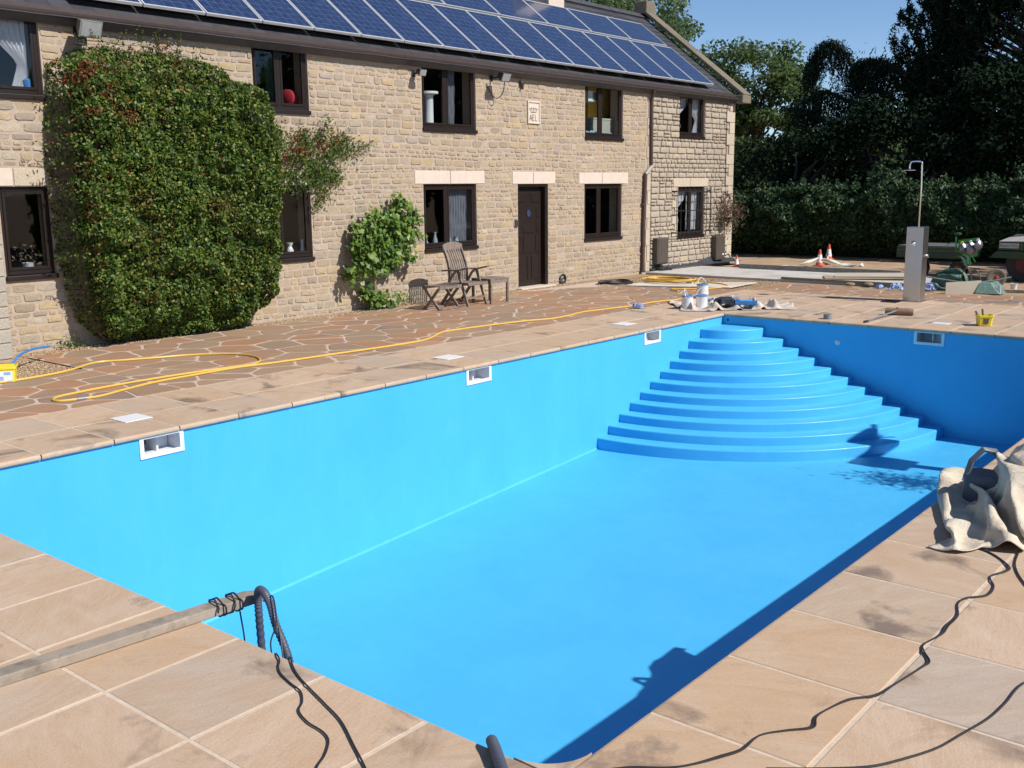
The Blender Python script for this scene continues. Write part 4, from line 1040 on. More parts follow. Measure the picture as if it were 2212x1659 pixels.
# ---------------------------------------------------------------- hedge
HD = thing('laurel_hedge', 'long dark laurel hedge across the far side of the drive', 'hedge', (-1, 25.5, 0))
def hedge_h(x): return 1.86+.26*noise.noise((x*.6, 0, 2.))+.20*noise.noise((x*1.7, 4, 2.))+.12*noise.noise((x*4.5, 8, 2.))+(.42 if -2.85 < x < -2.4 else 0)+(.25 if x > .7 else 0)+(-.35 if x < -6.2 else 0)
HP = []; HO = []
while len(HP) < 44000:
    x = q.uniform(-9.5, 3.5); u = q.random(); h = hedge_h(x)
    ymid = 25.3+.5*noise.noise((x*.5, 1, 7.))
    if u < .68:
        z = h*q.beta(1.6, 1.1); fy_ = ymid-.25*math.sin(math.pi*min(1, z/h))+.45*max(0, (z/h-.75))**1*2+.55*(1-min(1, z/.75))
        y = fy_+.42*noise.noise((x*1.4, z*1.6, 3.))+.20*noise.noise((x*4.3, z*4.3, 3.))+abs(q.normal(0, .10)); HP.append((x, y, z)); HO.append((.2, -.75, .5))
    else:
        y = ymid+q.uniform(.1, 1.6); HP.append((x, y, h-.12*abs(q.normal())+.10*noise.noise((x*3, y*3, 1.)))); HO.append((.1, -.3, .9))
for k in range(150):                                       # loose shoots above the top
    x = q.uniform(-9, 3.2); h = hedge_h(x); y = 25.5+q.uniform(0, 1.); ln = q.uniform(.15, .5); dx = q.normal(0, .25)
    for t in np.arange(0, ln, .035): HP.append((x+dx*t+q.normal(0, .03), y+q.normal(0, .03), h-.1+t)); HO.append((.2, -.75, .5))
HP = np.array(HP); HO = np.array(HO); HO /= np.linalg.norm(HO, axis=1)[:, None]
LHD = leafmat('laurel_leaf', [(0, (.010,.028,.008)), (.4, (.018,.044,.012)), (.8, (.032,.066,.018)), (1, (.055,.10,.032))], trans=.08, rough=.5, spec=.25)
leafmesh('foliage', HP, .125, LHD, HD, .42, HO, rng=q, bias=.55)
b = MB(); nx = 60
for i in range(nx+1):
    x = -9.5+18.5*i/nx; h = hedge_h(x)-.25
    for (y, z) in ((26.2, -.1), (26.0, .5), (25.85, h*.6), (25.9, h), (26.6, h), (26.9, -.1)): b.v.append((x, y, z))
for i in range(nx):
    for k in range(5): b.f.append([i*6+k, i*6+k+1, (i+1)*6+k+1, (i+1)*6+k]); b.mi.append(0)
b.build('twig_core', CORE, HD)

# ---------------------------------------------------------------- trees
def tree(label, base, h, crown, nclump, nleaf, leaf, mat, seed, group, name='broadleaf_tree', cr=.9, trunk_r=.25, sub=None):
    """crown: list of ellipsoids (cx,cy,cz,rx,ry,rz) relative to base"""
    g = np.random.default_rng(seed); T = thing(name, label, 'tree', base, group); B = np.array(base, float)
    cl = []
    vol = np.array([c[3]*c[4]*c[5] for c in crown]); vol = vol**.75/(vol**.75).sum()
    for k in range(nclump):
        c = crown[g.choice(len(crown), p=vol)]; d = g.normal(size=3); d /= np.linalg.norm(d); r_ = g.uniform(.45, 1.0)**.5
        cl.append((B+np.array(c[:3])+d*np.array(c[3:6])*r_, d))
    m_ = MB(); zc = min(c[2]-c[5]*.5 for c in crown); top = B+np.array([0, 0, max(c[2] for c in crown)])
    m_.tube(smoothpts([B-np.array([0, 0, .2]), B+np.array([.1, .0, zc*.5]), B+np.array([0, .1, zc]), (B+top)/2*1.0+np.array([.2, 0, zc*.3]), top], 4), [trunk_r*(1-.8*i/16) for i in range(17)], 8)
    m_.build('trunk', BARK, T, smooth=True)
    m_ = MB()
    for k, (p, d) in enumerate(cl[::3]):
        s = B+np.array([0, 0, zc*g.uniform(.7, 1.5)]); mid = (s+p)/2+g.normal(0, .25, 3); m_.tube(smoothpts([s, mid, p], 4), [trunk_r*.32*(1-.85*i/8) for i in range(9)], 5)
    m_.build('limbs', BARK, T, smooth=True)
    P = []; O = []
    per = nleaf//nclump
    for p, d in cl:
        s = cr*g.uniform(.6, 1.25); n_ = int(per*s*s/cr/cr*.9)+8
        v = g.normal(size=(n_, 3)); v /= np.linalg.norm(v, axis=1)[:, None]; rr = g.random(n_)[:, None]**.45
        P.append(p+v*rr*np.array([s, s, s*.62])); O.append(v*.6+np.array([0, 0, .5]))
    P = np.vstack(P); O = np.vstack(O); O /= np.linalg.norm(O, axis=1)[:, None]
    leafmesh('crown', P, leaf, mat, T, .6, O, rng=g, bias=.5); return T
LT1 = leafmat('ash_leaf', [(0, (.065,.115,.042)), (.5, (.115,.175,.068)), (1, (.19,.25,.10))], trans=.55, spec=.2)
LT2 = leafmat('oak_leaf', [(0, (.062,.11,.036)), (.5, (.11,.165,.058)), (1, (.18,.23,.085))], trans=.55, spec=.2)
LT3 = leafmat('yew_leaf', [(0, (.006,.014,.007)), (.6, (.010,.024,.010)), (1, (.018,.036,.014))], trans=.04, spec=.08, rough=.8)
GT = 'trees behind the house gable'
tree('tall broadleaf tree rising right behind the house gable', (-20.6, 42, 0), 11, [(0, 0, 8.7, 2.7, 2.6, 3.0), (-2.5, 0, 6.5, 2.6, 2.5, 2.8), (1.8, 0, 5.6, 2.2, 2.2, 2.0), (3.4, 0, 6.6, 1.3, 1.6, 1.9)], 105, 28000, .19, LT1, 11, GT, cr=.95)
tree('rounded broadleaf tree with sky showing through, right of the house gable', (-14.6, 42, 0), 9, [(-.2, 0, 6.2, 2.4, 2.2, 2.1), (1.6, 0, 5.2, 1.5, 1.7, 1.6), (-2.2, 0, 5.8, 1.7, 1.8, 2.2), (-3.2, 0, 4.4, 1.6, 1.6, 2.0), (.3, 0, 4.0, 2.4, 1.8, 1.5)], 95, 25000, .19, LT2, 12, GT, cr=.85)
tree('leafy tree top showing behind the slate ridge', (-27, 46, 0), 11, [(0, 0, 9.2, 4, 3.4, 3.2), (3.2, 0, 8.2, 2.6, 2.4, 2.6)], 80, 18000, .22, LT1, 13, GT, cr=1.1)
tree('low yellowish green bush in the sun beside the house gable', (-11.2, 33, 0), 3, [(0, 0, 2.3, 2.2, 1.4, 1.5), (-1.5, 0, 1.6, 1.6, 1.4, 1.2)], 50, 12000, .13, leafmat('bush_leaf', [(0, (.04,.07,.015)), (.6, (.08,.12,.028)), (1, (.15,.18,.05))], trans=.3), 14, 'bushes by the drive', name='roadside_bush', cr=.55, trunk_r=.08)
tree('dark green broadleaf tree between the gable and the cedar', (-13.0, 47, 0), 7, [(0, 0, 3.0, 3.4, 2.4, 1.8), (3, 0, 2.6, 2.6, 2.2, 1.6)], 70, 16000, .2, LT2, 15, GT, cr=.95)
# drooping cedar: arching limbs hung with fine curtains of foliage
LC = leafmat('cedar_leaf', [(0, (.010,.024,.015)), (.6, (.018,.038,.022)), (1, (.035,.06,.032))], trans=.06, spec=.1, rough=.8)
CE = thing('weeping_cedar', 'dark weeping cedar with arching drooping limbs against the sky', 'tree', (-4.3, 33.5, 0))
g = np.random.default_rng(31); b = MB(); bl = MB(); CP = []; CD = []
b.tube(smoothpts([(-4.3, 33.5, -.1), (-4.4, 33.5, 3), (-4.7, 33.4, 5.2), (-5.4, 33.3, 5.9)], 5), [.38-.02*i for i in range(16)], 8); b.build('trunk', BARK, CE, smooth=True)
CL = [[(-5.0, 33.3, 4.6), (-6.2, 33.1, 5.5), (-6.9, 33, 6.45), (-7.4, 33, 6.72), (-7.85, 33, 6.3), (-7.95, 33, 5.85)], [(-5.0, 33.4, 5.0), (-5.4, 33.2, 5.85), (-5.75, 33.2, 6.02), (-6.2, 33.1, 6.0), (-6.35, 33.1, 5.75)],
      [(-4.7, 33.3, 3.6), (-6.3, 32.9, 4.6), (-7.4, 32.8, 5.1), (-8.1, 32.8, 4.75)], [(-4.7, 33, 2.8), (-6.6, 32.6, 3.9), (-7.6, 32.5, 4.3), (-8.4, 32.4, 4.6)], [(-4.5, 33, 2.4), (-6.6, 32.4, 3.2), (-8.4, 32.2, 3.5), (-9.6, 32, 3.0)],
      [(-4.6, 33.2, 2.2), (-6.2, 32.3, 2.6), (-7.8, 32.2, 2.6), (-8.8, 32, 2.1)], [(-4.5, 33.2, 4.4), (-3.6, 33, 5.2), (-2.8, 33, 5.3), (-2.2, 33, 4.8)], [(-4.5, 33.2, 3.2), (-3.2, 32.7, 4.0), (-2.0, 32.5, 4.0), (-1.2, 32.4, 3.4)]]
for lm in CL:
    pts = smoothpts(lm, 9); bl.tube(pts, [.11*(1-.85*i/len(pts)) for i in range(len(pts))], 6)
    for i, p in enumerate(pts):
        if i < 3: continue
        for k in range(10):
            o_ = np.array(p)+g.normal(0, 1, 3)*np.array([.15, .25, .06]); ln = g.uniform(.2, .95)*(1.15 if i > len(pts)*.3 else .8)
            m_ = int(ln/.045); t = np.linspace(0, 1, m_)[:, None]
            CP.append(o_+np.hstack([g.normal(0, .03, (m_, 1))-.12*t, g.normal(0, .03, (m_, 1)), -t*ln])); CD.append(np.tile([[0, 0, -1.]], (m_, 1)))
        v = g.normal(0, 1, (18, 3))*np.array([.12, .2, .06]); CP.append(np.array(p)+v); CD.append(np.tile([[-.6, 0, .2]], (18, 1)))
bl.build('limbs', BARK, CE, smooth=True)
for c_, s_, m_ in (((-5.6, 33.4, 4.4), (.9, .7, .75), 5200), ((-6.4, 33.3, 4.6), (.55, .5, .6), 2200), ((-4.6, 33.5, 4.6), (.7, .7, .8), 3000), ((-6.6, 33.4, 3.4), (1.0, .7, .6), 3200)):
    CP.append(np.array(c_)+g.normal(0, 1, (m_, 3))*np.array(s_)); CD.append(np.tile([[-.2, 0, -1.]], (m_, 1)))
CP = np.vstack(CP); CD = np.vstack(CD); leafmesh('foliage', CP, .12, LC, CE, .35, rng=g, axisdir=CD)
# big pine with upright bottle-brush tufts
PI = thing('dark_pine', 'huge dark pine with tufted branch ends filling the upper right sky', 'tree', (-.4, 32.5, 0))
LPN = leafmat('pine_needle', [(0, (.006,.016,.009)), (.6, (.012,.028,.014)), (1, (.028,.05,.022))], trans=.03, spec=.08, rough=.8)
b = MB(); b.tube(smoothpts([(-.4, 32.5, -.1), (-.5, 32.5, 5), (-.6, 32.4, 9), (-.5, 32.4, 13)], 5), [.5-.028*i for i in range(16)], 9); b.build('trunk', BARK, PI, smooth=True)
bl = MB(); PP = []; PD = []
def tuft(o_, m_, tl, lean=0.):
    td = np.array([g.normal(lean, .26), g.normal(0, .22), 1.]); td /= np.linalg.norm(td); t = g.random(m_)[:, None]; v = g.normal(size=(m_, 3)); v /= np.linalg.norm(v, axis=1)[:, None]
    PP.append(o_+td*t*tl+v*.10*(1-.5*t)); PD.append(v*.9+td*.7)
pe = [(-.4, 32.3, 3.2, 3.3, 1.8, 2.6), (-.2, 32.3, 6.0, 3.6, 2.0, 2.8), (-.6, 32.4, 8.8, 2.9, 1.8, 2.6), (.8, 32.5, 11.5, 3.2, 2, 3.), (-2.9, 31.8, 5.0, 1.3, 1.2, 1.5), (-2.4, 31.8, 7.2, 1.3, 1.2, 1.3)]
for k in range(2700):
    c = pe[g.integers(len(pe))]; d = g.normal(size=3); d /= np.linalg.norm(d); rr = g.uniform(.35, 1.)**.5
    o_ = np.array(c[:3])+d*np.array(c[3:])*rr+g.normal(0, .1, 3); tuft(o_, 30, g.uniform(.3, .65), d[0]*.25)
    if k % 14 == 0: bl.tube(smoothpts([(-.5, 32.4, max(1, o_[2]-1.2)), tuple((o_+np.array([-.5, 32.4, o_[2]-1.0]))/2), tuple(o_)], 4), [.06, .055, .05, .045, .04, .034, .028, .022, .015], 5)
for (x, z) in [(-4.33, 7.3), (-4.0, 7.0), (-4.35, 6.6), (-4.15, 6.2), (-4.4, 5.85), (-3.85, 7.45), (-3.9, 6.65), (-3.7, 6.2), (-3.6, 5.7), (-3.3, 7.8), (-3.2, 7.0), (-3.0, 6.3), (-4.1, 5.5), (-3.5, 5.2), (-2.7, 8.3), (-2.4, 7.5), (-2.8, 5.6), (-3.7, 7.0), (-3.1, 7.4), (-3.2, 6.6), (-2.7, 6.9)]:
    for t_ in range(6): tuft(np.array([x+g.normal(0, .14), 31.4+g.normal(0, .2), z-.35+g.normal(0, .10)]), 34, g.uniform(.3, .55), -.1)
    bl.tube(smoothpts([(x, 31.4, z-.3), (x+.5, 31.6, z-.75), (x+1.3, 31.9, z-1.0)], 4), [.02]*4+[.03]*5, 5)
bl.build('limbs', BARK, PI, smooth=True)
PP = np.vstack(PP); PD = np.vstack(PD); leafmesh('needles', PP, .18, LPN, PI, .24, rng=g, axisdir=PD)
# dense dark evergreens that close the view between hedge and pine
GE = 'dark evergreens behind the hedge'
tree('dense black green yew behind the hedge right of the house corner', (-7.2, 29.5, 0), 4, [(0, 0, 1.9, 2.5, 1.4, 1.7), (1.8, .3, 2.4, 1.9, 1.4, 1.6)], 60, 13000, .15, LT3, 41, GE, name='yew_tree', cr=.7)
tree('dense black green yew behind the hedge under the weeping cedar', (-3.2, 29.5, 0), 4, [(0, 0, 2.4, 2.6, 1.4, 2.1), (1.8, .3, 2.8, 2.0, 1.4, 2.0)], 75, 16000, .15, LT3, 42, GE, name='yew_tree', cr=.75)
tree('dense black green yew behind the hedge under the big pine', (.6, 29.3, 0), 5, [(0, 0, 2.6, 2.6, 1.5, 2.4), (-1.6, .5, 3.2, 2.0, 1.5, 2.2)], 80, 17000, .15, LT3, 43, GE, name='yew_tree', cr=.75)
# ================================================================ things by the pool, near to far
def rope(name, pts, r_, mat, parent=None, k=6, n=8): 
    b = MB(); b.tube(smoothpts(pts, k), r_, n); return b.build(name, mat, parent, smooth=True)
def flat(pts, z): return [(x, y, z) for x, y in pts]
# ---- timber post lying over the pool edge
def px(y): return 3.588+.095*(y+.913)
b = MB(); P = [(px(y)+o, y, z) for z in (.001, .047) for y, o in ((-2.4, -.095), (-2.4, 0), (.33, 0), (.345, -.045), (.27, -.095))]
b.add(P, [(4,3,2,1,0), (5,6,7,8,9)]+[(i, (i+1) % 5, 5+(i+1) % 5, 5+i) for i in range(5)])
tag(b.build('timber_post', TIMBER, None, bevel=.006), 'weathered timber post lying across the paving and out over the pool', 'timber post')
HOSEM = mk('ribbed_hose_grey', (.075,.080,.105), .42, .15, 6)
def ribbed(name, pts, r_, parent=None, label=None, cat=None):
    P = smoothpts(pts, 26); rad = [r_*(1+.07*(1 if (i//2) % 2 else -1)) for i in range(len(P))]
    b = MB(); b.tube(P, rad, 12); o = b.build(name, HOSEM, parent, smooth=True, ang=80)
    if label: tag(o, label, cat)
    return o
ribbed('suction_hose', [(3.71, .275, -.9), (3.735, .27, -.35), (3.735, .265, -.06), (3.735, .265, .05), (3.77, .25, .10), (3.83, .235, .105), (3.885, .225, .06), (3.93, .215, -.02), (4.0, .21, -.12), (4.06, .20, -.24), (4.2, .19, -.7)], .019, None, 'grey ribbed suction hose draped over the timber post end', 'hose')
CBL = mk('black_cable', (.022,.019,.021), .5, .1, 30)
cb = thing('wrapped_cable', 'thin black cable wound round the timber post and trailing over the paving', 'cable', (3.8, 0, 0))
w_ = []
for k in range(58):
    t = k/57; a = t*2*math.pi*3.6; y = .06+.16*t+.02*math.sin(a*.5); cx = px(y)-.048
    w_.append((cx+.066*math.cos(a)*(1+.05*math.sin(a*3)), y, .025+.042*math.sin(a)+.006*math.sin(5*a)))
rope('cable_wrap', w_, .0045, CBL, cb, 3, 6)
rope('cable_drop', [(3.66, .2, .05), (3.655, .215, -.05), (3.67, .22, -.2), (3.675, .22, -.5)], .004, CBL, cb, 6, 6)
rope('cable_fall', [(3.80, .25, .05), (3.90, .23, .105), (3.955, .2, .0), (3.96, .16, -.08), (4.02, .12, -.13), (4.10, .06, -.11), (4.17, .02, -.03), (4.242, -.019, .008), (4.30, -.05, .009), (4.343, -.09, .007), (4.40, -.122, .007), (4.497, -.15, .007), (4.587, -.170, .007), (4.66, -.22, .007), (4.708, -.276, .007), (4.802, -.310, .007), (4.897, -.32, .007), (4.966, -.348, .007), (5.03, -.42, .007), (5.07, -.49, .007), (5.13, -.55, .007)], .0038, CBL, cb, 8, 7)
rope('cable_fall', [(3.90, .235, .06), (3.98, .2, -.06), (4.06, .15, -.16), (4.15, .08, -.16), (4.24, .03, -.06), (4.303, .004, .004), (4.39, -.05, .008), (4.483, -.093, .007), (4.60, -.132, .007), (4.75, -.178, .007), (4.90, -.228, .007), (5.068, -.315, .007), (5.2, -.384, .007), (5.4, -.5, .007)], .0040, CBL, cb, 8, 7)
ribbed('hose_tail', [(5.43, .10, -.5), (5.435, .06, -.15), (5.44, .03, -.02), (5.465, -.008, .030), (5.52, -.05, .030), (5.60, -.115, .027), (5.75, -.24, .026)], .021, None, 'end of a grey hose curling over the near pool edge', 'hose')

# ---- right hand cables
rc_ = thing('extension_lead', 'thin dark twin cable winding along the slabs from the dust sheet', 'cable', (6.3, 2, 0))
main = [(6.15,3.45),(6.148,3.275),(6.279,3.221),(6.369,3.142),(6.437,3.036),(6.434,2.957),(6.399,2.839),(6.451,2.706),(6.449,2.566),(6.387,2.477),(6.377,2.377),(6.416,2.23),(6.412,2.082),(6.423,1.975),(6.398,1.822),(6.414,1.75),(6.463,1.665),(6.462,1.584),(6.429,1.377),(6.399,1.235),(6.333,1.14),(6.301,1.02),(6.286,.926),(6.302,.843),(6.239,.761),(6.182,.669),(6.172,.542),(6.136,.457),(6.084,.345),(6.025,.271),(5.93,.20),(5.86,.12)]
rope('cable_strand', flat(main, .005), .0036, CBL, rc_, 6, 7)
rope('cable_strand', [(x+.006+.005*math.sin(i*1.7), y+.003, .005) for i, (x, y) in enumerate(main)], .0034, CBL, rc_, 6, 7)
tag(rope('cable', flat([(6.45,3.75),(6.414,3.43),(6.427,3.27),(6.463,3.072),(6.56,2.85),(6.75,2.55),(6.93,2.3),(6.93,1.95),(6.833,1.707),(6.819,1.482),(6.801,1.319),(6.759,1.145),(6.718,.986),(6.649,.838),(6.574,.716),(6.45,.6),(6.3,.48)], .006), .0044, CBL, None), 'dark cable curving along the right edge of the paving', 'cable')

# ---- heap of canvas dust sheets on the right
HP_ = thing('dust_sheet_heap', 'heap of crumpled cream canvas dust sheets at the right pool edge', 'dust sheet', (6.3, 4.0, 0))
clothobj('canvas_sheet', CP1, CF1, CANVAS, (6.36, 4.05, .006), R(200), (.82, .95, 1.0), HP_, .004)
clothobj('canvas_sheet', CP2, CF2, CANVAS, (6.46, 4.20, .02), R(75), (.84, .84, 1.0), HP_, .004)
tb = thing('tool_tote', 'dark grey plastic tool tote half hidden behind the dust sheets', 'tool tote', (6.0, 4.55, 0))
TOT = mk('tote_grey', (.085,.10,.12), .5, .1, 8)
b = MB(); b.box(5.90, 6.12, 4.06, 4.26, .003, .2); b.build('bin', TOT, tb, bevel=.02)
b = MB(); hp = [(5.91, 4.08, .16), (5.93, 4.11, .27), (5.985, 4.15, .345), (6.04, 4.19, .335), (6.09, 4.23, .25), (6.11, 4.25, .16)]
b.tube(hp, .023, 4); b.build('handle', TOT, tb, bevel=.004, seg=1)
# ---- yellow hose
yh = [(-3.25,1.6),(-3.284,2.221),(-3.285,2.553),(-3.387,3.008),(-3.66,3.487),(-3.543,3.798),(-3.394,4.116),(-3.25,4.477),(-3.02,4.755),(-2.75,4.905),(-2.447,4.881),(-2.178,4.734),(-2.045,4.508),(-2.08,4.285),(-2.135,3.815),(-2.158,3.169),(-2.129,2.714),(-2.085,2.4),(-2.04,2.222),(-1.937,2.115),(-1.82,2.13),(-1.765,2.30),(-1.74,2.5),(-1.858,2.84),(-1.97,3.244),(-2.01,3.838),(-2.02,4.254),(-1.963,4.627),(-1.90,5.052),(-1.86,5.55),(-1.80,6.106),(-1.755,6.799),(-1.82,7.212),(-2.06,7.681),(-2.116,7.905),(-2.06,8.573),(-1.92,9.36),(-1.75,9.932),(-1.86,10.768),(-1.83,11.04),(-1.77,11.453),(-1.70,11.813),(-1.70,12.406),(-1.66,12.857),(-1.574,13.257),(-1.7,13.9)]
YH = rope('garden_hose', flat(yh, .013), .0125, YHOSE, None, 6, 8); tag(YH, 'long yellow hose snaking over the crazy paving in a flat loop', 'hose')
b = MB(); b.tube([(-1.772, 2.27, .013), (-1.755, 2.36, .013)], .018, 10); b.build('hose_joiner', GREYP, YH)
# ---- yellow tub by the pier with a blue pipe
lt = thing('yellow_tub', 'yellow plastic tub with white and blue label by the stone pier', 'tub', (-3.33, 2.32, 0))
def tub(T, cx, cy, w0, w1, h, rot, mat=YELLOW):
    c, s = math.cos(rot), math.sin(rot)
    def rg(w_, z): return [(cx+(u*c-v*s)*w_, cy+(u*s+v*c)*w_, z) for u, v in ((-1,-.82),(-.82,-1),(.82,-1),(1,-.82),(1,.82),(.82,1),(-.82,1),(-1,.82))]
    b = MB(); lv = [rg(w0, .003), rg(w1, h*.82), rg(w1+.008, h*.83), rg(w1+.009, h), rg(w1-.004, h), rg(w1-.006, h*.8), rg(w0-.004, .012)]
    V = [p for r_ in lv for p in r_]; F = [tuple(range(8))[::-1], tuple(range(48, 56))]
    for k in range(6):
        for i in range(8): F.append((k*8+i, k*8+(i+1) % 8, (k+1)*8+(i+1) % 8, (k+1)*8+i))
    b.add(V, F); return b.build('tub_body', mat, T, bevel=.003, seg=1)
tub(lt, -3.36, 2.33, .088, .10, .17, R(-32))
b = MB(); fd = Vector((math.cos(R(-32)), math.sin(R(-32)), 0)); sd_ = Vector((-fd.y, fd.x, 0)); c0 = Vector((-3.36, 2.33, 0))
def onface(u, z): return c0+fd*(.0905+.0115*z/.14)+sd_*u+Vector((0, 0, z))
b.extr([onface(-.07, .02), onface(.07, .02), onface(.075, .125), onface(-.075, .125)], fd*.0015); b.build('paper_label', WHITE, lt)
for (u0, u1, z0, z1) in ((-.055, -.015, .03, .07), (-.01, .055, .085, .115)):
    b = MB(); b.extr([onface(u0, z0)+fd*.002, onface(u1, z0)+fd*.002, onface(u1, z1)+fd*.002, onface(u0, z1)+fd*.002], fd*.001); b.build('label_print', mk('label_blue', (.25,.42,.72), .5, 0), lt)
tag(rope('blue_pipe', [(-3.50, 2.43, .01), (-3.62, 2.52, .115), (-3.86, 2.72, .185), (-4.15, 3.02, .19), (-4.42, 3.34, .155)], .014, BLUEC, None, 8), 'short blue pipe arching out of the gravel behind the yellow tub', 'pipe')

# ---- steamer chair, folding stool, table
ch_ = thing('steamer_chair', 'weathered wooden reclining armchair with a tall slatted back', 'chair', (-4.5, 10.9, 0))
ya, yb = 10.665, 11.14
def back_pt(t, dx=0): return Vector((-4.65-.13*t-.05*math.sin(t*3.14)*-1+dx, 0, .40+.56*t))
for yy in (ya+.02, yb-.02):
    b = MB(); pts = [back_pt(t) for t in (0, .2, .4, .6, .8, 1)]
    for p, q_ in zip(pts[:-1], pts[1:]): b.bar((p.x, yy, p.z), (q_.x, yy, q_.z+.002), .03, .045, (1,0,0))
    b.build('back_stile', TEAK, ch_)
for i in range(7):
    yy = ya+.07+(yb-ya-.14)*i/6; b = MB(); pts = [back_pt(t, .012*math.sin(t*6)) for t in (0, .2, .4, .6, .8, 1)]
    for p, q_ in zip(pts[:-1], pts[1:]): b.bar((p.x, yy, p.z), (q_.x, yy, q_.z+.002), .03, .014, (1,0,0))
    b.build('back_slat', TEAK, ch_)
p = back_pt(1); b = MB(); n_ = 10; pr_ = [(ya-.005+(yb-ya+.01)*k/n_, .965+.105*math.sin(math.pi*(.15+.7*k/n_))**.8) for k in range(n_+1)]
b.extr([(p.x-.012, ya-.005, .93), (p.x-.012, yb+.005, .93)]+[(p.x-.012, y, z) for y, z in pr_[::-1]], (.028, 0, 0)); b.build('top_rail', TEAK, ch_, bevel=.004, seg=1)
b = MB(); b.bar((back_pt(0).x, ya, .41), (back_pt(0).x, yb, .41), .05, .03); b.build('back_rail', TEAK, ch_)
for yy in (ya, yb):
    b = MB(); ap = smoothpts([(-4.80, yy, .585), (-4.62, yy, .60), (-4.40, yy, .612), (-4.24, yy, .645), (-4.17, yy, .66)], 4)
    for u, v in zip(ap[:-1], ap[1:]): b.bar(u, v+(v-u)*.06, .055, .026)
    b.build('armrest', TEAK, ch_, bevel=.004, seg=1)
    b = MB(); b.bar((-4.44, yy, .60), (-4.22, yy, .01), .026, .045, (1,0,0)); b.build('leg', TEAK, ch_)
    b = MB(); lp = smoothpts([(-4.47, yy, .60), (-4.56, yy, .52), (-4.63, yy, .40)], 4)
    for u, v in zip(lp[:-1], lp[1:]): b.bar(u, v, .026, .045, (0,1,0))
    b.build('arm_support', TEAK, ch_)
    b = MB(); b.bar((-4.52, yy, .38), (-4.83, yy, .01), .026, .05, (1,0,0)); b.build('leg', TEAK, ch_)
    b = MB(); b.bar((-4.76, yy, .36), (-4.20, yy, .385), .026, .05); b.build('seat_rail', TEAK, ch_)
for i in range(8):
    x = -4.62+.055*i+.01; b = MB(); b.box(x, x+.042, ya+.015, yb-.015, .378+.0006*i, .392+.0006*i); b.build('seat_slat', TEAK, ch_)
b = MB(); b.box(-4.225, -4.185, ya-.01, yb+.01, .352, .398); b.build('front_rail', TEAK, ch_, bevel=.006)
for x, z in ((-4.265, .14), (-4.79, .06)):
    b = MB(); b.bar((x, ya, z), (x, yb, z), .03, .03); b.build('stretcher', TEAK, ch_)
st = thing('folding_stool', 'weathered wooden folding footstool with crossed legs left of the armchair', 'stool', (-4.4, 10.22, 0))
x0, x1, y0, y1 = -4.60, -4.19, 9.95, 10.49
for yy in (y0+.02, y1-.04):
    for (a, c) in ((x0+.03, x1-.05), (x1-.03, x0+.05)):
        yo = .014 if a < c else -.014
        b = MB(); b.bar((a, yy+yo, .355), (c, yy+yo, .006), .024, .045, (1,0,0)); b.build('leg', TEAK, st)
for x in (x0+.01, x1-.03):
    b = MB(); b.box(x, x+.03, y0, y1, .345, .385); b.build('rail', TEAK, st, bevel=.005, seg=1)
for x in (x0+.06, x1-.06):
    b = MB(); b.bar((x, y0+.02, .02), (x, y1-.03, .02), .03, .026); b.build('stretcher', TEAK, st)
for i in range(9):
    y = y0+.005+(y1-y0-.055)*i/8; zc = .388-.010*math.sin(math.pi*i/8); b = MB(); b.box(x0+.005, x1+.0, y, y+.044, zc, zc+.014); b.build('slat', TEAK, st)
tt = thing('side_table', 'small weathered wooden side table right of the armchair', 'table', (-4.4, 11.45, 0))
x0, x1, y0, y1 = -4.62, -4.17, 11.205, 11.70
for i in range(6):
    x = x0+(x1-x0-.07)*i/5; b = MB(); b.box(x, x+.066, y0, y1, .415, .433); b.build('slat', TEAK, tt)
for x in (x0+.02, x1-.02):
    for y in (y0+.025, y1-.025): b = MB(); b.box(x-.02, x+.02, y-.02, y+.02, .002, .413); b.build('leg', TEAK, tt, bevel=.003, seg=1)
for y in (y0+.025, y1-.025): b = MB(); b.box(x0+.041, x1-.041, y-.009, y+.009, .35, .412); b.build('apron', TEAK, tt)
for x in (x0+.02, x1-.02): b = MB(); b.box(x-.009, x+.009, y0+.046, y1-.046, .35, .412); b.build('apron', TEAK, tt)

for o in (ch_, st, tt): o.location += Vector((.30, -.33, 0))
# ---- coils and board on the gravel
b = MB(); b.add([(-3.72, 14.85, .012), (-1.80, 15.62, .012), (-1.84, 16.85, .012), (-3.83, 15.66, .012)], [(0,1,2,3)]); b.extr([(-3.72, 14.85, .010), (-1.80, 15.62, .010), (-1.84, 16.85, .010), (-3.83, 15.66, .010)], (0, 0, .014))
tag(b.build('white_board', mk('white_board', (.62,.56,.47), .8, .08, 3, dirt=(.45,.37,.28)), None), 'pale sheet of board lying flat under the yellow hose coil', 'board')
def coil(label, name, cx, cy, rx, ry, turns, r_, mat, z0, seed, tail=()):
    g = random.Random(seed); pts = []
    for k in range(int(turns*22)):
        a = k/22*6.283; f = 1+.10*math.sin(a*.37+seed)+.05*math.sin(a*1.9); pts.append((cx+rx*f*math.cos(a)+.04*math.sin(a*.21+seed), cy+ry*f*math.sin(a), z0+r_+(k/22)*r_*.9+.008*math.sin(a*2.3)**2))
    pts += list(tail); tag(rope(name, pts, r_, mat, None, 2, 7), label, 'hose' if mat is YHOSE else 'cable')
coil('loose coil of yellow hose on the pale board', 'hose_coil', -3.35, 15.9, .52, .40, 5.2, .014, YHOSE, .026, 2, [(-2.7, 16.2, .04), (-2.2, 16.05, .035), (-1.93, 15.75, .02), (-2.1, 15.1, .02), (-2.6, 14.75, .02), (-2.3, 14.5, .02)])
coil('flat coil of black cable on the gravel by the house', 'cable_coil', -4.2, 15.2, .30, .36, 4.4, .011, BLACK, 0.0, 5)
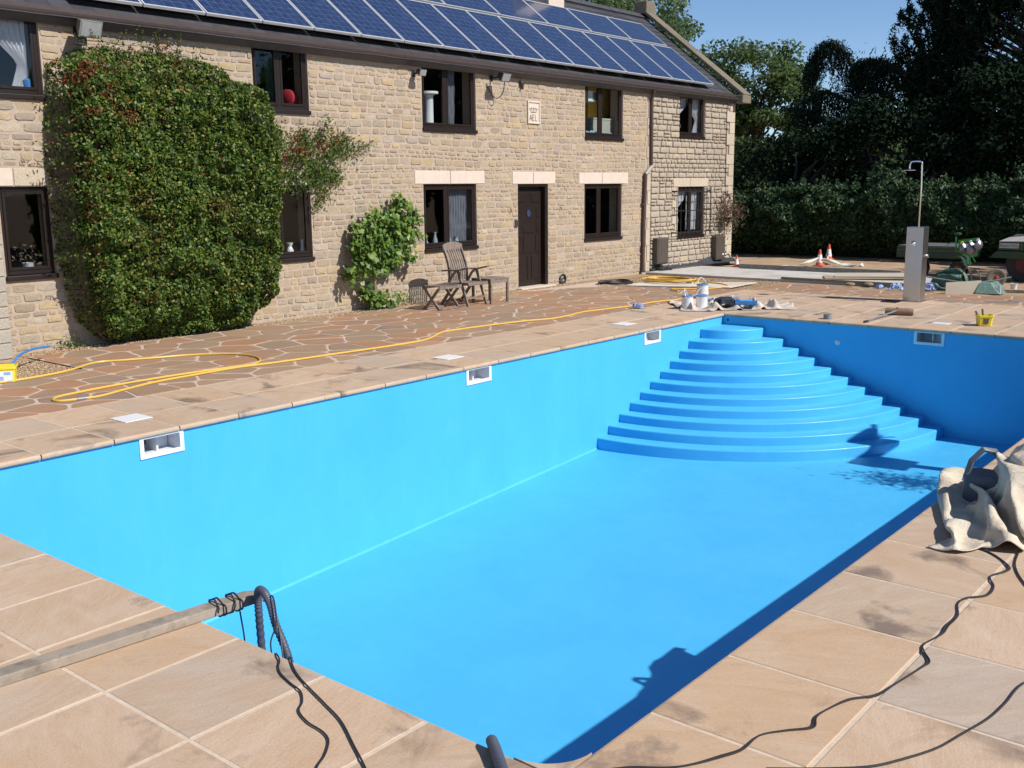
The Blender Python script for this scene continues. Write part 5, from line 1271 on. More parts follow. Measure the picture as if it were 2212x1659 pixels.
# ---- paint tins, sheets and trays on the far left corner of the pool
PAINTB = mk('tin_blue_rim', (.10,.26,.52), .45, .15, 20); TINM = mk('tin_white', (.74,.74,.73), .32, .05, 4)
def tin(label, cx, cy, ha, r_=.094, h=.225):
    T = thing('paint_tin', label, 'paint tin', (cx, cy, 0), 'white paint tins by the pool corner')
    b = MB(); b.lathe([(r_*.97, .006), (r_, .012), (r_*.985, .02), (r_*.985, h-.02), (r_*1.02, h-.012), (r_*1.02, h), (r_*.94, h), (r_*.93, h-.02), (0, h-.025)], (cx, cy, 0), 24); b.build('can', TINM, T, smooth=True)
    b = MB(); b.lathe([(r_*1.025, h-.022), (r_*1.03, h-.001), (r_*.9, h+.004), (r_*.88, h-.01)], (cx, cy, 0), 24); b.build('rim', PAINTB, T, smooth=True)
    d = Vector((math.cos(ha), math.sin(ha), 0)); c = Vector((cx, cy, 0)); up_ = Vector((-d.y*.35, d.x*.35, 1)).normalized()
    rope('handle', [c+d*r_+Vector((0,0,h-.04)), c+d*r_*.95+up_*.05+Vector((0,0,h-.04)), c+d*r_*.5+up_*.13+Vector((0,0,h-.04)), c+up_*.155+Vector((0,0,h-.04)), c-d*r_*.5+up_*.13+Vector((0,0,h-.04)), c-d*r_*.95+up_*.05+Vector((0,0,h-.04)), c-d*r_+Vector((0,0,h-.04))], .005, WHITE, T, 5, 6)
tin('white paint tin standing nearest the pool corner, left of the pair', -.76, 12.17, R(110))
tin('white paint tin right of the pair by the pool corner', -.60, 12.36, R(30))
tin('white paint tin standing alone behind the other two', -1.42, 13.85, R(70), .105, .25)
DS = mk('stained_canvas', (.54,.465,.39), .9, .1, 5, .2, 200, .002, dirt=(.27,.22,.18), dscale=4)
tag(clothobj('dust_sheet', CP3, CF3, DS, (-.36, 12.95, .004), R(38), (.88, .95, 1.5), None), 'stained canvas dust sheet spread on the far corner of the pool', 'dust sheet')
tag(clothobj('dark_jacket', CP2, CF2, NAVY, (-.32, 12.62, .06), R(60), (.40, .35, .30), None), 'dark navy jacket dropped in a heap on the dust sheet', 'jacket')
tr_ = thing('roller_tray', 'blue plastic roller tray on the dust sheet right of the dark jacket', 'roller tray', (.03, 12.68, .03))
b = MB(); c0 = Vector((.03, 12.68, .09)); a_ = Vector((.9, .43, 0)).normalized(); q2 = Vector((-.43, .9, 0)).normalized()
b.obox(c0, a_*.17, q2*.12, (0, 0, .006)); b.obox(c0+q2*.12+Vector((0,0,.03)), a_*.17, q2*.006, (0, 0, .03)); b.obox(c0-q2*.12+Vector((0,0,.03)), a_*.17, q2*.006, (0, 0, .03)); b.obox(c0+a_*.17+Vector((0,0,.03)), a_*.006, q2*.125, (0, 0, .03)); b.build('tray', BLUEC, tr_, bevel=.004)
b = MB(); b.tube([c0+a_*-.1+Vector((0,0,.045)), c0+a_*.1+q2*.02+Vector((0,0,.045))], .03, 12); b.build('roller_sleeve', mk('paint_blue_wet', (.10,.35,.66), .4, .1, 9), tr_, smooth=True)
t2 = thing('paint_kettle', 'blue tray and brush lying behind the paint tins', 'roller tray', (-.95, 13.1, 0))
b = MB(); b.obox((-.75, 13.2, .05), (.16, .1, 0), (-.06, .09, 0), (0, 0, .02)); b.build('tray', BLUEC, t2, bevel=.006)
b = MB(); b.tube([(-.62, 13.25, .075), (-.48, 13.4, .10)], .02, 8); b.build('brush', PAINTB, t2, smooth=True)
tag(clothobj('blue_rag', TP1, TF1, mk('rag_blue', (.22,.27,.42), .9, .25, 25), (-1.48, 11.82, .004), R(20), (.2, .15, .22), None, .005), 'crumpled blue grey rag lying on the yellow hose', 'rag')

# ---- far deck: roller broom, tape roll, yellow bucket
br = thing('long_handled_roller', 'brown roller head on a long dark handle lying on the far paving', 'paint roller', (2.2, 12.9, 0))
b = MB(); b.tube([(2.08, 13.26, .058), (2.11, 13.27, .058), (2.44, 13.37, .058), (2.47, 13.38, .058)], [.05, .056, .056, .05], 14); b.build('roller_head', mk('brown_sleeve', (.24,.155,.10), .95, .2, 12), br, smooth=True)
b = MB(); b.tube([(2.19, 12.20, .012), (2.19, 12.7, .03), (2.25, 13.30, .075)], .013, 8); b.build('pole', GREYP, br, smooth=True)
b = MB(); b.tube([(2.18, 12.16, .012), (2.19, 12.26, .014)], .02, 8); b.build('grip', BLACK, br, smooth=True)
b = MB(); b.lathe([(.02, 0), (.022, .02), (.02, .03)], (2.255, 13.30, .09), 10); b.build('red_knob', RED, br, smooth=True)
b = MB(); b.lathe([(.038, .003), (.062, .003), (.062, .075), (.038, .075), (.038, .003)], (1.58, 12.27, 0), 22); tag(b.build('tape_roll', mk('grey_tape', (.22,.23,.25), .5, .05, 9), None, smooth=True), 'roll of grey tape standing on the far pool edge', 'tape')
yb_ = thing('yellow_bucket', 'small yellow bucket of brushes on the far pool edge', 'bucket', (3.64, 12.83, 0))
tub(yb_, 3.64, 12.83, .085, .10, .155, R(28))
b = MB(); fd = Vector((math.cos(R(28-90)), math.sin(R(28-90)), 0)); sd_ = Vector((-fd.y, fd.x, 0)); c0 = Vector((3.64, 12.83, 0))
b.extr([onface(-.03, .03), onface(.035, .03), onface(.04, .11), onface(-.035, .11)], fd*.002); b.build('paper_label', mk('label_dark', (.12,.08,.05), .6, .3, 60), yb_)
for p0, p1 in (((3.60, 12.80, .08), (3.535, 12.76, .205)), ((3.62, 12.86, .08), (3.60, 12.85, .23))):
    b = MB(); b.tube([p0, p1], [.012, .016], 8); b.build('brush_handle', mk('brush_grey', (.12,.12,.15), .6, .2, 20), yb_, smooth=True)
# ---- shower column
sh = thing('shower_column', 'brushed steel poolside shower column with an overhead rose', 'shower', (1.80, 15.39, 0))
b = MB(); b.box(1.66, 1.94, 15.25, 15.53, .004, 1.262); b.build('column', STEEL, sh, bevel=.006)
b = MB(); b.box(1.63, 1.97, 15.22, 15.56, .0005, .010); b.build('base_plate', STEEL, sh, bevel=.002)
b = MB(); b.tube(smoothpts([(1.81, 15.39, 1.25), (1.81, 15.39, 1.9), (1.80, 15.39, 2.25), (1.80, 15.39, 2.32), (1.76, 15.39, 2.345), (1.66, 15.39, 2.345), (1.615, 15.39, 2.33), (1.60, 15.39, 2.28), (1.60, 15.39, 2.215)], 5), .0135, 10); b.build('riser_pipe', CHROME, sh, smooth=True)
b = MB(); b.lathe([(.015, .03), (.02, .02), (.095, .008), (.10, 0), (.095, -.006)], (1.60, 15.39, 2.20), 24); b.build('shower_rose', CHROME, sh, smooth=True)
b = MB(); b.lathe([(.046, 0), (.046, .01), (.034, .018), (.028, .03), (.012, .034)], (1.785, 15.25, .985), 22, (0, -1, 0)); b.build('push_button', CHROME, sh, smooth=True)
b = MB(); b.lathe([(.016, 0), (.016, .03), (.02, .035), (.02, .06)], (1.94, 15.40, .78), 14, (1, 0, 0)); b.bar((1.985, 15.40, .78), (2.0, 15.40, .75), .02, .02); b.build('foot_tap', CHROME, sh, smooth=True)
b = MB(); b.tube([(1.70, 15.02, .02), (1.44, 15.05, .03)], .012, 8); b.box(1.40, 1.66, 14.93, 15.12, .002, .016); tag(b.build('rubber_mat', BLACK, None), 'small black mat on the paving in front of the shower column', 'mat')
# ================================================================ fittings on the house wall
def flood(label, cx, cy, cz, w_, h_, d_, tilt, mat, cable=None, arm=.12):
    T = thing('floodlight', label, 'floodlight', (FX, cy, cz)); c, s = math.cos(tilt), math.sin(tilt)
    ax = Vector((c, 0, -s)); uz = Vector((s, 0, c)); C_ = Vector((cx, cy, cz))
    b = MB(); f = ax*d_/2; V = []
    for k, sc in ((-1, .55), (1, 1.)):
        for u, v in ((-1,-1),(1,-1),(1,1),(-1,1)): V.append(C_+f*k+Vector((0, u*w_/2*sc, 0))+uz*v*h_/2*sc)
    b.add(V, [(0,3,2,1),(4,5,6,7),(0,1,5,4),(1,2,6,5),(2,3,7,6),(3,0,4,7)]); b.build('housing', mat, T, bevel=.008)
    b = MB(); b.obox(C_+ax*(d_/2+.003), Vector((0, w_*.42, 0)), uz*h_*.4, ax*.003); b.build('lens', mk('lamp_glass', (.30,.31,.30), .15, .1, 9), T)
    b = MB(); b.bar((FX-.005, cy, cz-.02), (cx, cy, cz-.02), .03, .03); b.box(FX-.003, FX+.02, cy-.04, cy+.04, cz-.07, cz+.03); b.build('bracket', BLACK, T)
    if cable: rope('cable', cable, .009, BLACK, T, 6, 7)
    return T
DKG = mk('floodlight_grey', (.045,.045,.05), .4, .1, 8)
fl1 = flood('large old grey floodlight with a cloudy top under the eaves at the left', -4.93, 4.45, 4.0, .30, .22, .20, R(25), mk('cloudy_lamp', (.22,.22,.18), .35, .25, 7))
b = MB(); b.box(-5.05, -4.95, 4.33, 4.45, 3.78, 3.88); b.build('sensor', DKG, fl1, bevel=.008)
flood('small black floodlight at the left of the middle upstairs window', -5.02, 10.46, 3.92, .17, .12, .12, R(20), DKG)
flood('black floodlight with a looped cable right of the middle upstairs window', -4.90, 12.5, 3.99, .25, .17, .16, R(25), DKG, [(-5.19, 12.36, 3.86), (-5.12, 12.42, 3.68), (-5.06, 12.50, 3.60), (-5.0, 12.60, 3.70), (-4.97, 12.63, 3.92)])
b = MB(); b.lathe([(.03, 0), (.05, .03), (.05, .06), (.03, .08)], (FX, 13.37, 3.93), 12, (1, 0, 0)); b.box(FX+.03, FX+.07, 13.355, 13.385, 3.82, 3.93); tag(b.build('wall_sensor', DKG, None, smooth=True), 'small dark movement sensor on the wall above the carved plaque', 'sensor')
b = MB(); b.box(FX+.002, FX+.03, 13.15, 13.255, 1.22, 1.345); ic = b.build('door_intercom', DKG, None, bevel=.005); tag(ic, 'small dark intercom box left of the brown front door', 'intercom')
b = MB(); b.lathe([(.10, 0), (.115, .02), (.115, .03), (.085, .03), (.08, -.02)], (FX, 14.71, .085), 16, (1, 0, 0)); tag(b.build('wall_vent', DKG, None, smooth=True), 'dark round vent low in the wall right of the door', 'vent')
for y, nm in ((13.02, 'left'), (14.63, 'right')):
    b = MB(); b.tube([(FX+.005, y, 1.57), (FX+.03, y, 1.57), (FX+.035, y, 1.50)], .008, 6); tag(b.build('wall_hook', BLACK, None), 'small dark hook on the wall %s of the front door' % nm, 'hook')
MET = mk('meter_box_brown', (.075,.06,.048), .55, .1, 5)
for (y0, y1, z0, z1, lab) in ((18.2, 18.70, .17, .78, 'brown meter box on the wall beside the downpipe'), (21.02, 21.50, .10, .71, 'brown meter box on the wall near the house corner')):
    T = thing('meter_box', lab, 'meter box', (FX, (y0+y1)/2, 0), 'brown meter boxes on the house wall')
    b = MB(); b.box(FX+.0, FX+.16, y0, y1, z0, z1); b.build('cabinet', MET, T, bevel=.02)
    b = MB(); b.box(FX+.16, FX+.168, y0+.03, y1-.03, z0+.03, z1-.03); b.build('lid', MET, T, bevel=.004)
    b = MB()
    for k in range(3): b.tube([(FX+.05, y0+.14+.06*k, z0), (FX+.05, y0+.12+.07*k, -.02)], .017, 7)
    o_ = b.build('conduits', BLACK, T, smooth=True)
    if y0 > 20: b = MB(); b.box(FX+.168, FX+.170, y1-.16, y1-.09, z0+.12, z0+.16); b.build('sticker', WHITE, T)
wg = thing('window_grille', 'black iron bars over the ground floor window by the house corner', 'grille', (-5.06, 19.9, .7))
xg = -5.08
for y in [19.10+.205*k for k in range(9)]: b = MB(); b.tube([(xg, y, .78), (xg, y, 1.93)], .007 if y < 20.6 else .014, 6); b.build('bar', BLACK, wg)
for z in (1.83, 1.38, .86): b = MB(); b.bar((xg-.002, 19.05, z), (xg-.002, 20.76, z), .008, .022); b.build('cross_bar', BLACK, wg)
for y in (19.07, 20.72):
    for z in (1.84, .865): b = MB(); b.bar((FX-.01, y, z), (xg, y, z), .035, .035); b.build('stub', BLACK, wg)
tag(rope('wall_cable', [(FX+.025, 21.63, 4.05), (FX+.025, 21.66, 2.3), (FX+.025, 21.69, 1.28), (FX+.03, 21.68, .27), (FX+.03, 21.95, .2), (FX+.03, 22.08, .02)], .009, BLACK, None, 5), 'thin dark cable running down the house wall by the corner', 'cable')
b = MB(); n_ = 40
for i in range(n_+1):
    y = 18.12+4.1*i/n_; h = .10+.10*math.exp(-((y-21.1)/.55)**2)+.035*noise.noise((y*3, 0, 1.)); b.v += [(FX+.02, y, h), (FX+.05+.03*noise.noise((y*5, 1, 1.)), y, h*.6), (FX+.13+.05*noise.noise((y*4, 2, 1.)), y, .03), (FX+.32+.1*noise.noise((y*2, 3, 1.)), y, .042)]
for i in range(n_):
    for k in range(3): b.f.append([i*4+k, i*4+k+1, (i+1)*4+k+1, (i+1)*4+k]); b.mi.append(0)
tag(b.build('membrane', MEMB, None, smooth=True), 'black plastic membrane turned up along the wall foot beside the concrete', 'membrane')
coil('tangle of black and green cables under the meter box by the downpipe', 'cable_tangle', -4.98, 18.42, .10, .20, 3.0, .012, BLACK, .03, 8)

# ---------------------------------------------------------------- seen through the windows
def inside(name, label, cat, parts):
    T = thing(name, label, cat, parts[0][3])
    for nm, mb, m_, _ in parts: mb.build(nm, m_, T, bevel=0, smooth=True, ang=35)
b1 = MB(); b1.lathe([(.11, 0), (.11, .02), (.075, .03), (.072, .02)], (-5.55, 8.06, 3.38), 20, (.25, -1, 0)); b1.lathe([(.13, 0), (.13, .14), (.11, .15)], (-5.55, 8.12, 3.38), 22, (.25, -1, 0))
inside('red_drum', 'round red object on the sill of the upstairs window above the shrub', 'drum', [('drum', b1, mk('red_gloss', (.62,.06,.08), .4, .05, 4), (-5.55, 8.06, 3.2))])
b1 = MB(); b1.lathe([(.10, 3.0), (.085, 3.05), (.085, 3.57), (.10, 3.60), (.18, 3.62), (.18, 3.66), (0, 3.67)], (-5.47, 11.10, 0), 22)
inside('white_pedestal', 'white column pedestal inside the middle upstairs window', 'pedestal', [('column', b1, mk('pedestal_white', (.75,.76,.76), .5, .04, 5), (-5.6, 11.32, 3.0))])
b1 = MB(); b1.box(-5.62, -5.34, 15.82, 16.2, 3.75, 3.96); b2 = MB(); b2.box(-5.338, -5.332, 15.98, 16.17, 3.775, 3.94)
inside('wall_heater', 'white box heater hanging inside the fourth upstairs window', 'heater', [('case', b1, WHITE, (-5.5, 16, 3.75)), ('grille', b2, GREYP, (0, 0, 0))])
b1 = MB(); b1.box(-5.75, -5.45, 16.1, 16.9, 3.02, 3.4); b2 = MB(); b2.box(-5.76, -5.44, 16.08, 16.92, 3.4, 3.43)
inside('storage_box', 'pale storage box on the sill inside the fourth upstairs window', 'box', [('box', b1, mk('pale_box', (.42,.40,.34), .8, .05, 4), (-5.6, 16.5, 3.0)), ('lid', b2, mk('pale_lid', (.5,.48,.42), .8, .05, 4), (0, 0, 0))])
curtain('dark green hanging behind the right pane of the upstairs window above the shrub', 7.92, 8.10, 3.2, 4.1, mk('green_hanging', (.05,.12,.085), .9, .1, 5), folds=2, x=FX-.75, amp=.01)
b1 = MB(); b1.box(-5.86, -5.80, 16.45, 18.1, 2.62, 4.19); tag(b1.build('room_partition', mk('ochre_wall', (.55,.33,.05), .8, .06, 3), None), 'ochre painted partition inside the fourth upstairs window', 'partition')
tag(clothobj('folded_linen', CP3, CF3, mk('blue_linen', (.30,.40,.50), .9, .2, 18), (-5.36, 16.2, 3.045), 0, (.09, .80, .9), None), 'pale blue folded linen along the sill of the fourth upstairs window', 'linen')
b1 = MB(); b1.lathe([(.055, 0), (.07, .115), (.075, .12), (.066, .12), (.055, .02)], (-5.36, 3.63, .985), 18); pp = thing('potted_plant', 'white pot with a dry plant inside the ground floor window at the far left', 'potted plant', (-5.36, 3.63, .98)); b1.build('pot', WHITE, pp, smooth=True)
leafmesh('leaves', np.array([-5.36, 3.62, 1.2])+q.normal(0, 1, (70, 3))*np.array([.06, .1, .07]), .06, leafmat('dry_leaf', [(0, (.10,.07,.04)), (1, (.22,.17,.11))]), pp, .35, rng=q)
GLJ = mk('clear_glass_grey', (.35,.40,.42), .08, .2, 30)
for i, (y, h, r_, lab) in enumerate([(10.83, .10, .04, 'small glass on the sill at the left of the window behind the armchair'), (11.05, .22, .05, 'tall glass decanter on the sill of the window behind the armchair'), (11.42, .18, .045, 'pale glass vase right of the mullion in the window behind the armchair'), (11.62, .12, .05, 'round glass bowl on the sill of the window behind the armchair')]):
    b1 = MB(); b1.lathe([(r_*.9, 0), (r_, h*.3), (r_*.5, h*.65), (r_*.45, h*.85), (r_*.7, h)], (-5.34, y, .98), 14); tag(b1.build('glass_vessel', GLJ, None, smooth=True), lab, 'glass')
for i, (y, z, lab) in enumerate([(7.78, .98, 'left'), (8.03, .98, 'right')]):
    b1 = MB(); b1.lathe([(.05, 0), (.06, .06), (.03, .12), (.055, .18)] if i == 0 else [(.035, 0), (.03, .1), (.02, .22)], (-5.36, y, z), 12); tag(b1.build('white_jug', WHITE, None, smooth=True), 'white jug on the sill of the window half hidden by the shrub, %s one' % lab, 'jug')
b1 = MB(); b1.lathe([(.05, 0), (.05, .13), (.03, .15)], (-5.36, 3.84, 3.215), 12); tag(b1.build('blue_jar', BLUEC, None, smooth=True), 'blue jar on the sill of the upstairs window at the far left', 'jar')

# ================================================================ building site beyond the terrace
b = MB(); b.bar((-3.75, 19.80, .075), (.05, 19.83, .075), .045, .13); fb = b.build('formwork_board', mk('grey_formwork', (.22,.205,.19), .85, .2, 4), None); tag(fb, 'long grey formwork board along the back edge of the concrete', 'board')
for k in range(9): q_ = MB(); q_.lathe([(.012, 0), (.012, .003)], (-3.5+.42*k, 19.776, .09), 8, (0, -1, 0)); q_.build('bolt_hole', BLACK, fb)
b = MB(); b.obox((-.35, 18.7, .062), (.72, .30, .01), (-.15, .30, 0), (0, 0, .009)); tag(b.build('plywood_sheet', PLY, None), 'plywood sheet lying on the concrete, lower one', 'plywood', 'plywood sheets on the concrete')
b = MB(); b.obox((-.2, 18.95, .10), (.75, .25, .015), (-.12, .34, .01), (0, 0, .009)); tag(b.build('plywood_sheet', CARD, None), 'pale warped plywood sheet lying on top of the other', 'plywood', 'plywood sheets on the concrete')
b = MB(); b.bar((-1.7, 17.72, .058), (1.2, 17.62, .058), .09, .045); tag(b.build('timber_batten', mk('green_timber', (.22,.21,.15), .85, .2, 6), None), 'long greenish timber batten on the front edge of the concrete', 'batten')
for (x, y, r_, lab) in ((-.09, 17.35, .085, 'left'), (.21, 17.53, .085, 'right')):
    b = MB(); bm_ = []
    b.lathe([(0, -.5), (.6, -.42), (.95, -.1), (.9, .25), (.5, .5), (0, .55)], (0, 0, 0), 12); b.v = [(x+r_*1.2*vx*(1+.15*noise.noise((vx*2, vy*2, vz*2+x))), y+r_*vy, r_*.42+r_*.85*vz) for vx, vy, vz in b.v]
    tag(b.build('rubble_lump', mk('brown_rubble', (.28,.19,.12), .95, .3, 20), None, smooth=True), 'brown lump of rubble before the concrete, %s one' % lab, 'rubble', 'lumps of rubble')
for (x, y, sx, sy, sz, rt_, lab) in ((.85, 17.27, .62, .5, .8, .3, 'crumpled blue and white bag left of the shower column'), (.50, 17.33, .35, .4, .5, 1.2, 'small scrap of blue and white bag lying on the ground'), (1.40, 17.42, .5, .55, 1.0, 2.0, 'crumpled blue and white bag right of the shower column')):
    tag(clothobj('plastic_bag', TP1, TF1, BLUEW, (x, y, .0), rt_, (sx*.42, sy*.36, sz*.36), None, .003), lab, 'bag')
# ---- traffic cones and tape
WHT = mk('cone_white', (.72,.72,.70), .5, .05, 9)
def cone(label, cx, cy, h=.46):
    T = thing('traffic_cone', label, 'traffic cone', (cx, cy, -.05), 'traffic cones on the drive'); z0 = -.055; k = h/.46
    b = MB(); b.box(cx-.14*k, cx+.14*k, cy-.14*k, cy+.14*k, z0, z0+.03); b.build('base', ORANGE, T, bevel=.01)
    b = MB(); b.lathe([(.105*k, .03), (.088*k, .10*k), (.086*k, .105*k)], (cx, cy, z0), 18); b.build('lower_band', ORANGE, T, smooth=True)
    b = MB(); b.lathe([(.088*k, .105*k), (.050*k, .32*k)], (cx, cy, z0), 18); b.build('white_sleeve', WHT, T, smooth=True)
    b = MB(); b.lathe([(.050*k, .32*k), (.026*k, .46*k), (.018*k, .46*k)], (cx, cy, z0), 18); b.build('tip', ORANGE, T, smooth=True)
cone('orange and white cone half hidden at the house corner', -4.50, 21.1, .30); cone('sunlit orange and white cone in the middle of the drive', -2.92, 22.5, .42); cone('orange and white cone standing in the shade of the hedge', -3.62, 24.75, .42)
TAPE = mk('barrier_tape', (.66,.70,.64), .6, .15, 12)
def ribbon(label, pts, wd):
    b = MB(); P = smoothpts(pts, 6)
    for i, p in enumerate(P):
        t = (P[min(i+1, len(P)-1)]-P[max(i-1, 0)]).normalized(); s = t.cross(Vector((0, 0, 1))).normalized(); a = i*.35; d = (s*math.cos(a)+Vector((0, 0, 1))*abs(math.sin(a))*.8)*wd/2
        b.v += [tuple(p-d), tuple(p+d)]
    b.f = [[2*i, 2*i+1, 2*i+3, 2*i+2] for i in range(len(P)-1)]; b.mi = [0]*len(b.f); o = b.build('barrier_tape', TAPE, None, smooth=True)
    md = o.modifiers.new('t', 'SOLIDIFY'); md.thickness = .003; tag(o, label, 'barrier tape')
ribbon('white barrier tape trailing left from the sunlit cone', [(-2.95, 22.46, .16), (-3.15, 22.1, .03), (-3.45, 21.6, -.03), (-3.6, 21.2, -.03)], .09)
ribbon('white barrier tape strung between the sunlit cone and the shaded cone', [(-2.9, 22.5, .14), (-2.9, 23.2, .03), (-3.2, 23.7, .05), (-3.6, 24.68, .18)], .10)
ribbon('end of white barrier tape lying right of the sunlit cone', [(-2.86, 22.5, .13), (-2.6, 22.65, .05), (-2.3, 22.6, -.01), (-2.05, 22.75, -.02), (-1.95, 22.9, -.01)], .11)
ribbon('bit of white barrier tape by the cone at the house corner', [(-4.46, 21.1, .02), (-4.3, 21.0, -.02), (-4.1, 21.05, -.03)], .08)
# ---- green tarpaulin, wheelbarrow, board, hoops
tag(clothobj('green_tarpaulin', TP1, TF1, GTARP, (1.62, 17.95, -.02), R(100), (.64, .68, 1.0), None, .004), 'heap of crumpled green tarpaulin right of the shower column', 'tarpaulin')
b = MB(); b.extr([(1.88, 16.86, 0), (2.40, 17.20, 0), (2.38, 17.23, .245), (1.87, 16.88, .205)], (-.008, .016, .0)); tag(b.build('buff_panel', CARD, None), 'upright buff panel leaning against the green wheelbarrow', 'panel')
wb = thing('wheelbarrow', 'upturned green wheelbarrow with a red rimmed wheel', 'wheelbarrow', (2.5, 17.6, 0))
TRAY = mk('barrow_green', (.10,.19,.15), .5, .15, 9, dirt=(.22,.26,.22), dscale=25)
b = MB(); V = [(2.30,17.10,0),(2.72,17.25,0),(2.70,17.85,0),(2.26,17.75,0),(2.34,17.2,.21),(2.54,17.28,.21),(2.54,17.7,.21),(2.34,17.66,.21)]
b.add(V, [(0,3,2,1),(4,5,6,7),(0,1,5,4),(1,2,6,5),(2,3,7,6),(3,0,4,7)]); b.build('tray', TRAY, wb, bevel=.02)
for a, c in (((2.30, 17.35, .195), (2.80, 17.55, .30)), ((1.36, 17.5, .235), (2.40, 17.6, .13))):
    b = MB(); b.tube([a, ((a[0]+c[0])/2, (a[1]+c[1])/2, (a[2]+c[2])/2-.012), c], .014, 8); b.build('handle_tube', mk('barrow_tube', (.20,.25,.21), .5, .15, 9), wb, smooth=True)
wh = MB(); ax_ = Vector((.35, -.94, .05)).normalized(); wc = Vector((2.29, 18.55, .19))
wh.lathe([(.105, -.03), (.135, -.045), (.168, -.038), (.178, 0), (.168, .038), (.135, .045), (.105, .03)], wc, 28, ax_); wo = wh.build('wheel', RUBT, wb, smooth=True)
wh = MB(); wh.lathe([(.02, -.04), (.03, -.03), (.09, -.012), (.107, -.03), (.107, .03), (.09, .018), (.03, .035), (.02, .05), (0, .05)], wc, 24, ax_); wh.build('rim', RED, wo, smooth=True)
b = MB(); b.tube([wc-ax_*.08, wc+ax_*.08], .012, 8); b.build('axle', GREYP, wo)
for i, (x0, x1, h, lab) in enumerate(((1.92, 2.10, .43, 'left'), (2.07, 2.26, .40, 'right'))):
    b = MB(); b.tube(smoothpts([(x0, 17.58, .0), (x0+.0, 17.6, .2), (x0+.03, 17.6, h-.06), ((x0+x1)/2, 17.6, h), (x1-.04, 17.62, h-.07), (x1, 17.64, .18), (x1+.02, 17.65, 0)], 5), .011, 8)
    tag(b.build('steel_hoop', mk('rusty_steel%d' % i, (.16,.13,.10), .5, .25, 15, metal=.4), None, smooth=True), 'bent steel hoop behind the buff panel, %s one' % lab, 'hoop', 'steel hoops behind the panel')
b = MB(); b.box(2.64, 2.70, 17.28, 17.30, 0, .17); tag(b.build('white_offcut', WHITE, None), 'narrow white offcut standing right of the wheelbarrow tray', 'offcut')
for i, (x, y, lab) in enumerate(((2.66, 18.35, 'left'), (2.86, 18.5, 'right'))):
    T = thing('white_pot', 'small white plastic pot on the ground by the wheelbarrow wheel, %s one' % lab, 'pot', (x, y, 0), 'white pots by the wheelbarrow')
    b = MB(); b.lathe([(.05, 0), (.065, .115), (.07, .12), (.06, .12), (.045, .02), (0, .02)], (x, y, .0), 18); b.build('pot_body', WHITE, T, smooth=True)
for i, (x, y, z, dx, lab) in enumerate(((2.62, 17.75, .03, .5, 'timber offcut on the ground below the white pots'), (2.75, 18.9, .08, .3, 'broken ochre timber leaning behind the white pots'))):
    b = MB(); b.obox((x+dx/2, y, z), (dx/2, .05, .02 if i else 0), (-.01, .05, 0), (0, 0, .03 if not i else .05)); tag(b.build('timber_offcut', PLY, None), lab, 'timber')
# ---- green farm machinery in the shade
ma = thing('farm_trailer', 'low dark green farm trailer in the shade behind the shower column', 'trailer', (.7, 21, 0))
b = MB(); b.box(-.35, 1.06, 20.6, 21.9, .37, .615); b.build('chassis', GREEND, ma, bevel=.02)
b = MB(); b.box(-.34, 1.04, 20.585, 20.60, .52, .56); b.build('chassis_rib', mk('rust_rib', (.10,.07,.03), .7, .3, 9), ma)
b = MB(); b.box(-.33, .93, 20.63, 21.87, .616, .64); b.build('deck', mk('trailer_deck', (.11,.11,.10), .7, .2, 5), ma)
b = MB(); b.tube(smoothpts([(.72, 20.58, .62), (.76, 20.55, .70), (.85, 20.55, .715), (.94, 20.55, .70), (.97, 20.58, .62)], 5), .010, 7); b.build('rail', GREYP, ma, smooth=True)
b = MB(); P = smoothpts([(1.09, 20.0, .47), (1.16, 20.0, .485), (1.24, 20.0, .48), (1.30, 20.0, .42), (1.345, 20.0, .31)], 4)
for u, v in zip(P[:-1], P[1:]): b.bar(u, v, .5, .014, (0, 0, 1))
b.build('mudguard', GREEND, ma)
for x in (.15, .95): b = MB(); b.lathe([(.09, -.06), (.18, -.07), (.20, 0), (.18, .07), (.09, .06)], (x, 20.75, .15), 20, (0, 1, 0)); b.build('wheel', BLACK, ma, smooth=True)
mw_ = thing('disc_implement', 'bright green disc implement with yellow hub on the trailer end', 'farm implement', (1.3, 20, .3))
yq = 19.95
b = MB(); b.extr([(1.14, yq, .815), (1.535, yq, .875), (1.54, yq, .80), (1.40, yq, .80), (1.25, yq, .755), (1.17, yq, .68), (1.15, yq, .60)], (0, .02, 0)); b.build('side_plate', GREENB, mw_)
b = MB(); b.bar((1.085, yq, .88), (1.105, yq, .60), .022, .022, (0,1,0)); b.bar((1.105, yq, .605), (1.39, yq, .505), .022, .022, (0,1,0)); b.bar((1.39, yq, .51), (1.40, yq, .30), .022, .022, (0,1,0)); b.bar((1.42, yq, .50), (1.50, yq, .375), .018, .018, (0,1,0)); b.build('frame', GREENB, mw_)
for i, (x, z, r_) in enumerate(((1.24, .64, .10), (1.40, .64, .125), (1.53, .72, .10))):
    b = MB(); b.lathe([(0, .05), (r_*.5, .035), (r_, 0), (r_, -.004), (r_*.5, .028)], (x, yq+.05, z), 24, (.8, -.6, 0)); b.build('disc', mk('disc_steel%d' % i, (.22,.22,.25), .35, .2, 9, metal=.7), mw_, smooth=True)
for x, z, m_ in ((1.22, .765, YELLOW), (1.385, .79, WHITE), (1.525, .83, WHITE)): b = MB(); b.lathe([(.03, 0), (.03, .03), (.015, .035)], (x, yq-.002, z), 12, (0, -1, 0)); b.build('hub', m_, mw_, smooth=True)
b = MB(); b.lathe([(.06, 0), (.075, .02), (.07, .05), (.02, .06)], (1.06, yq+.2, .905), 14); b.build('green_cap', GREEND, mw_, smooth=True)
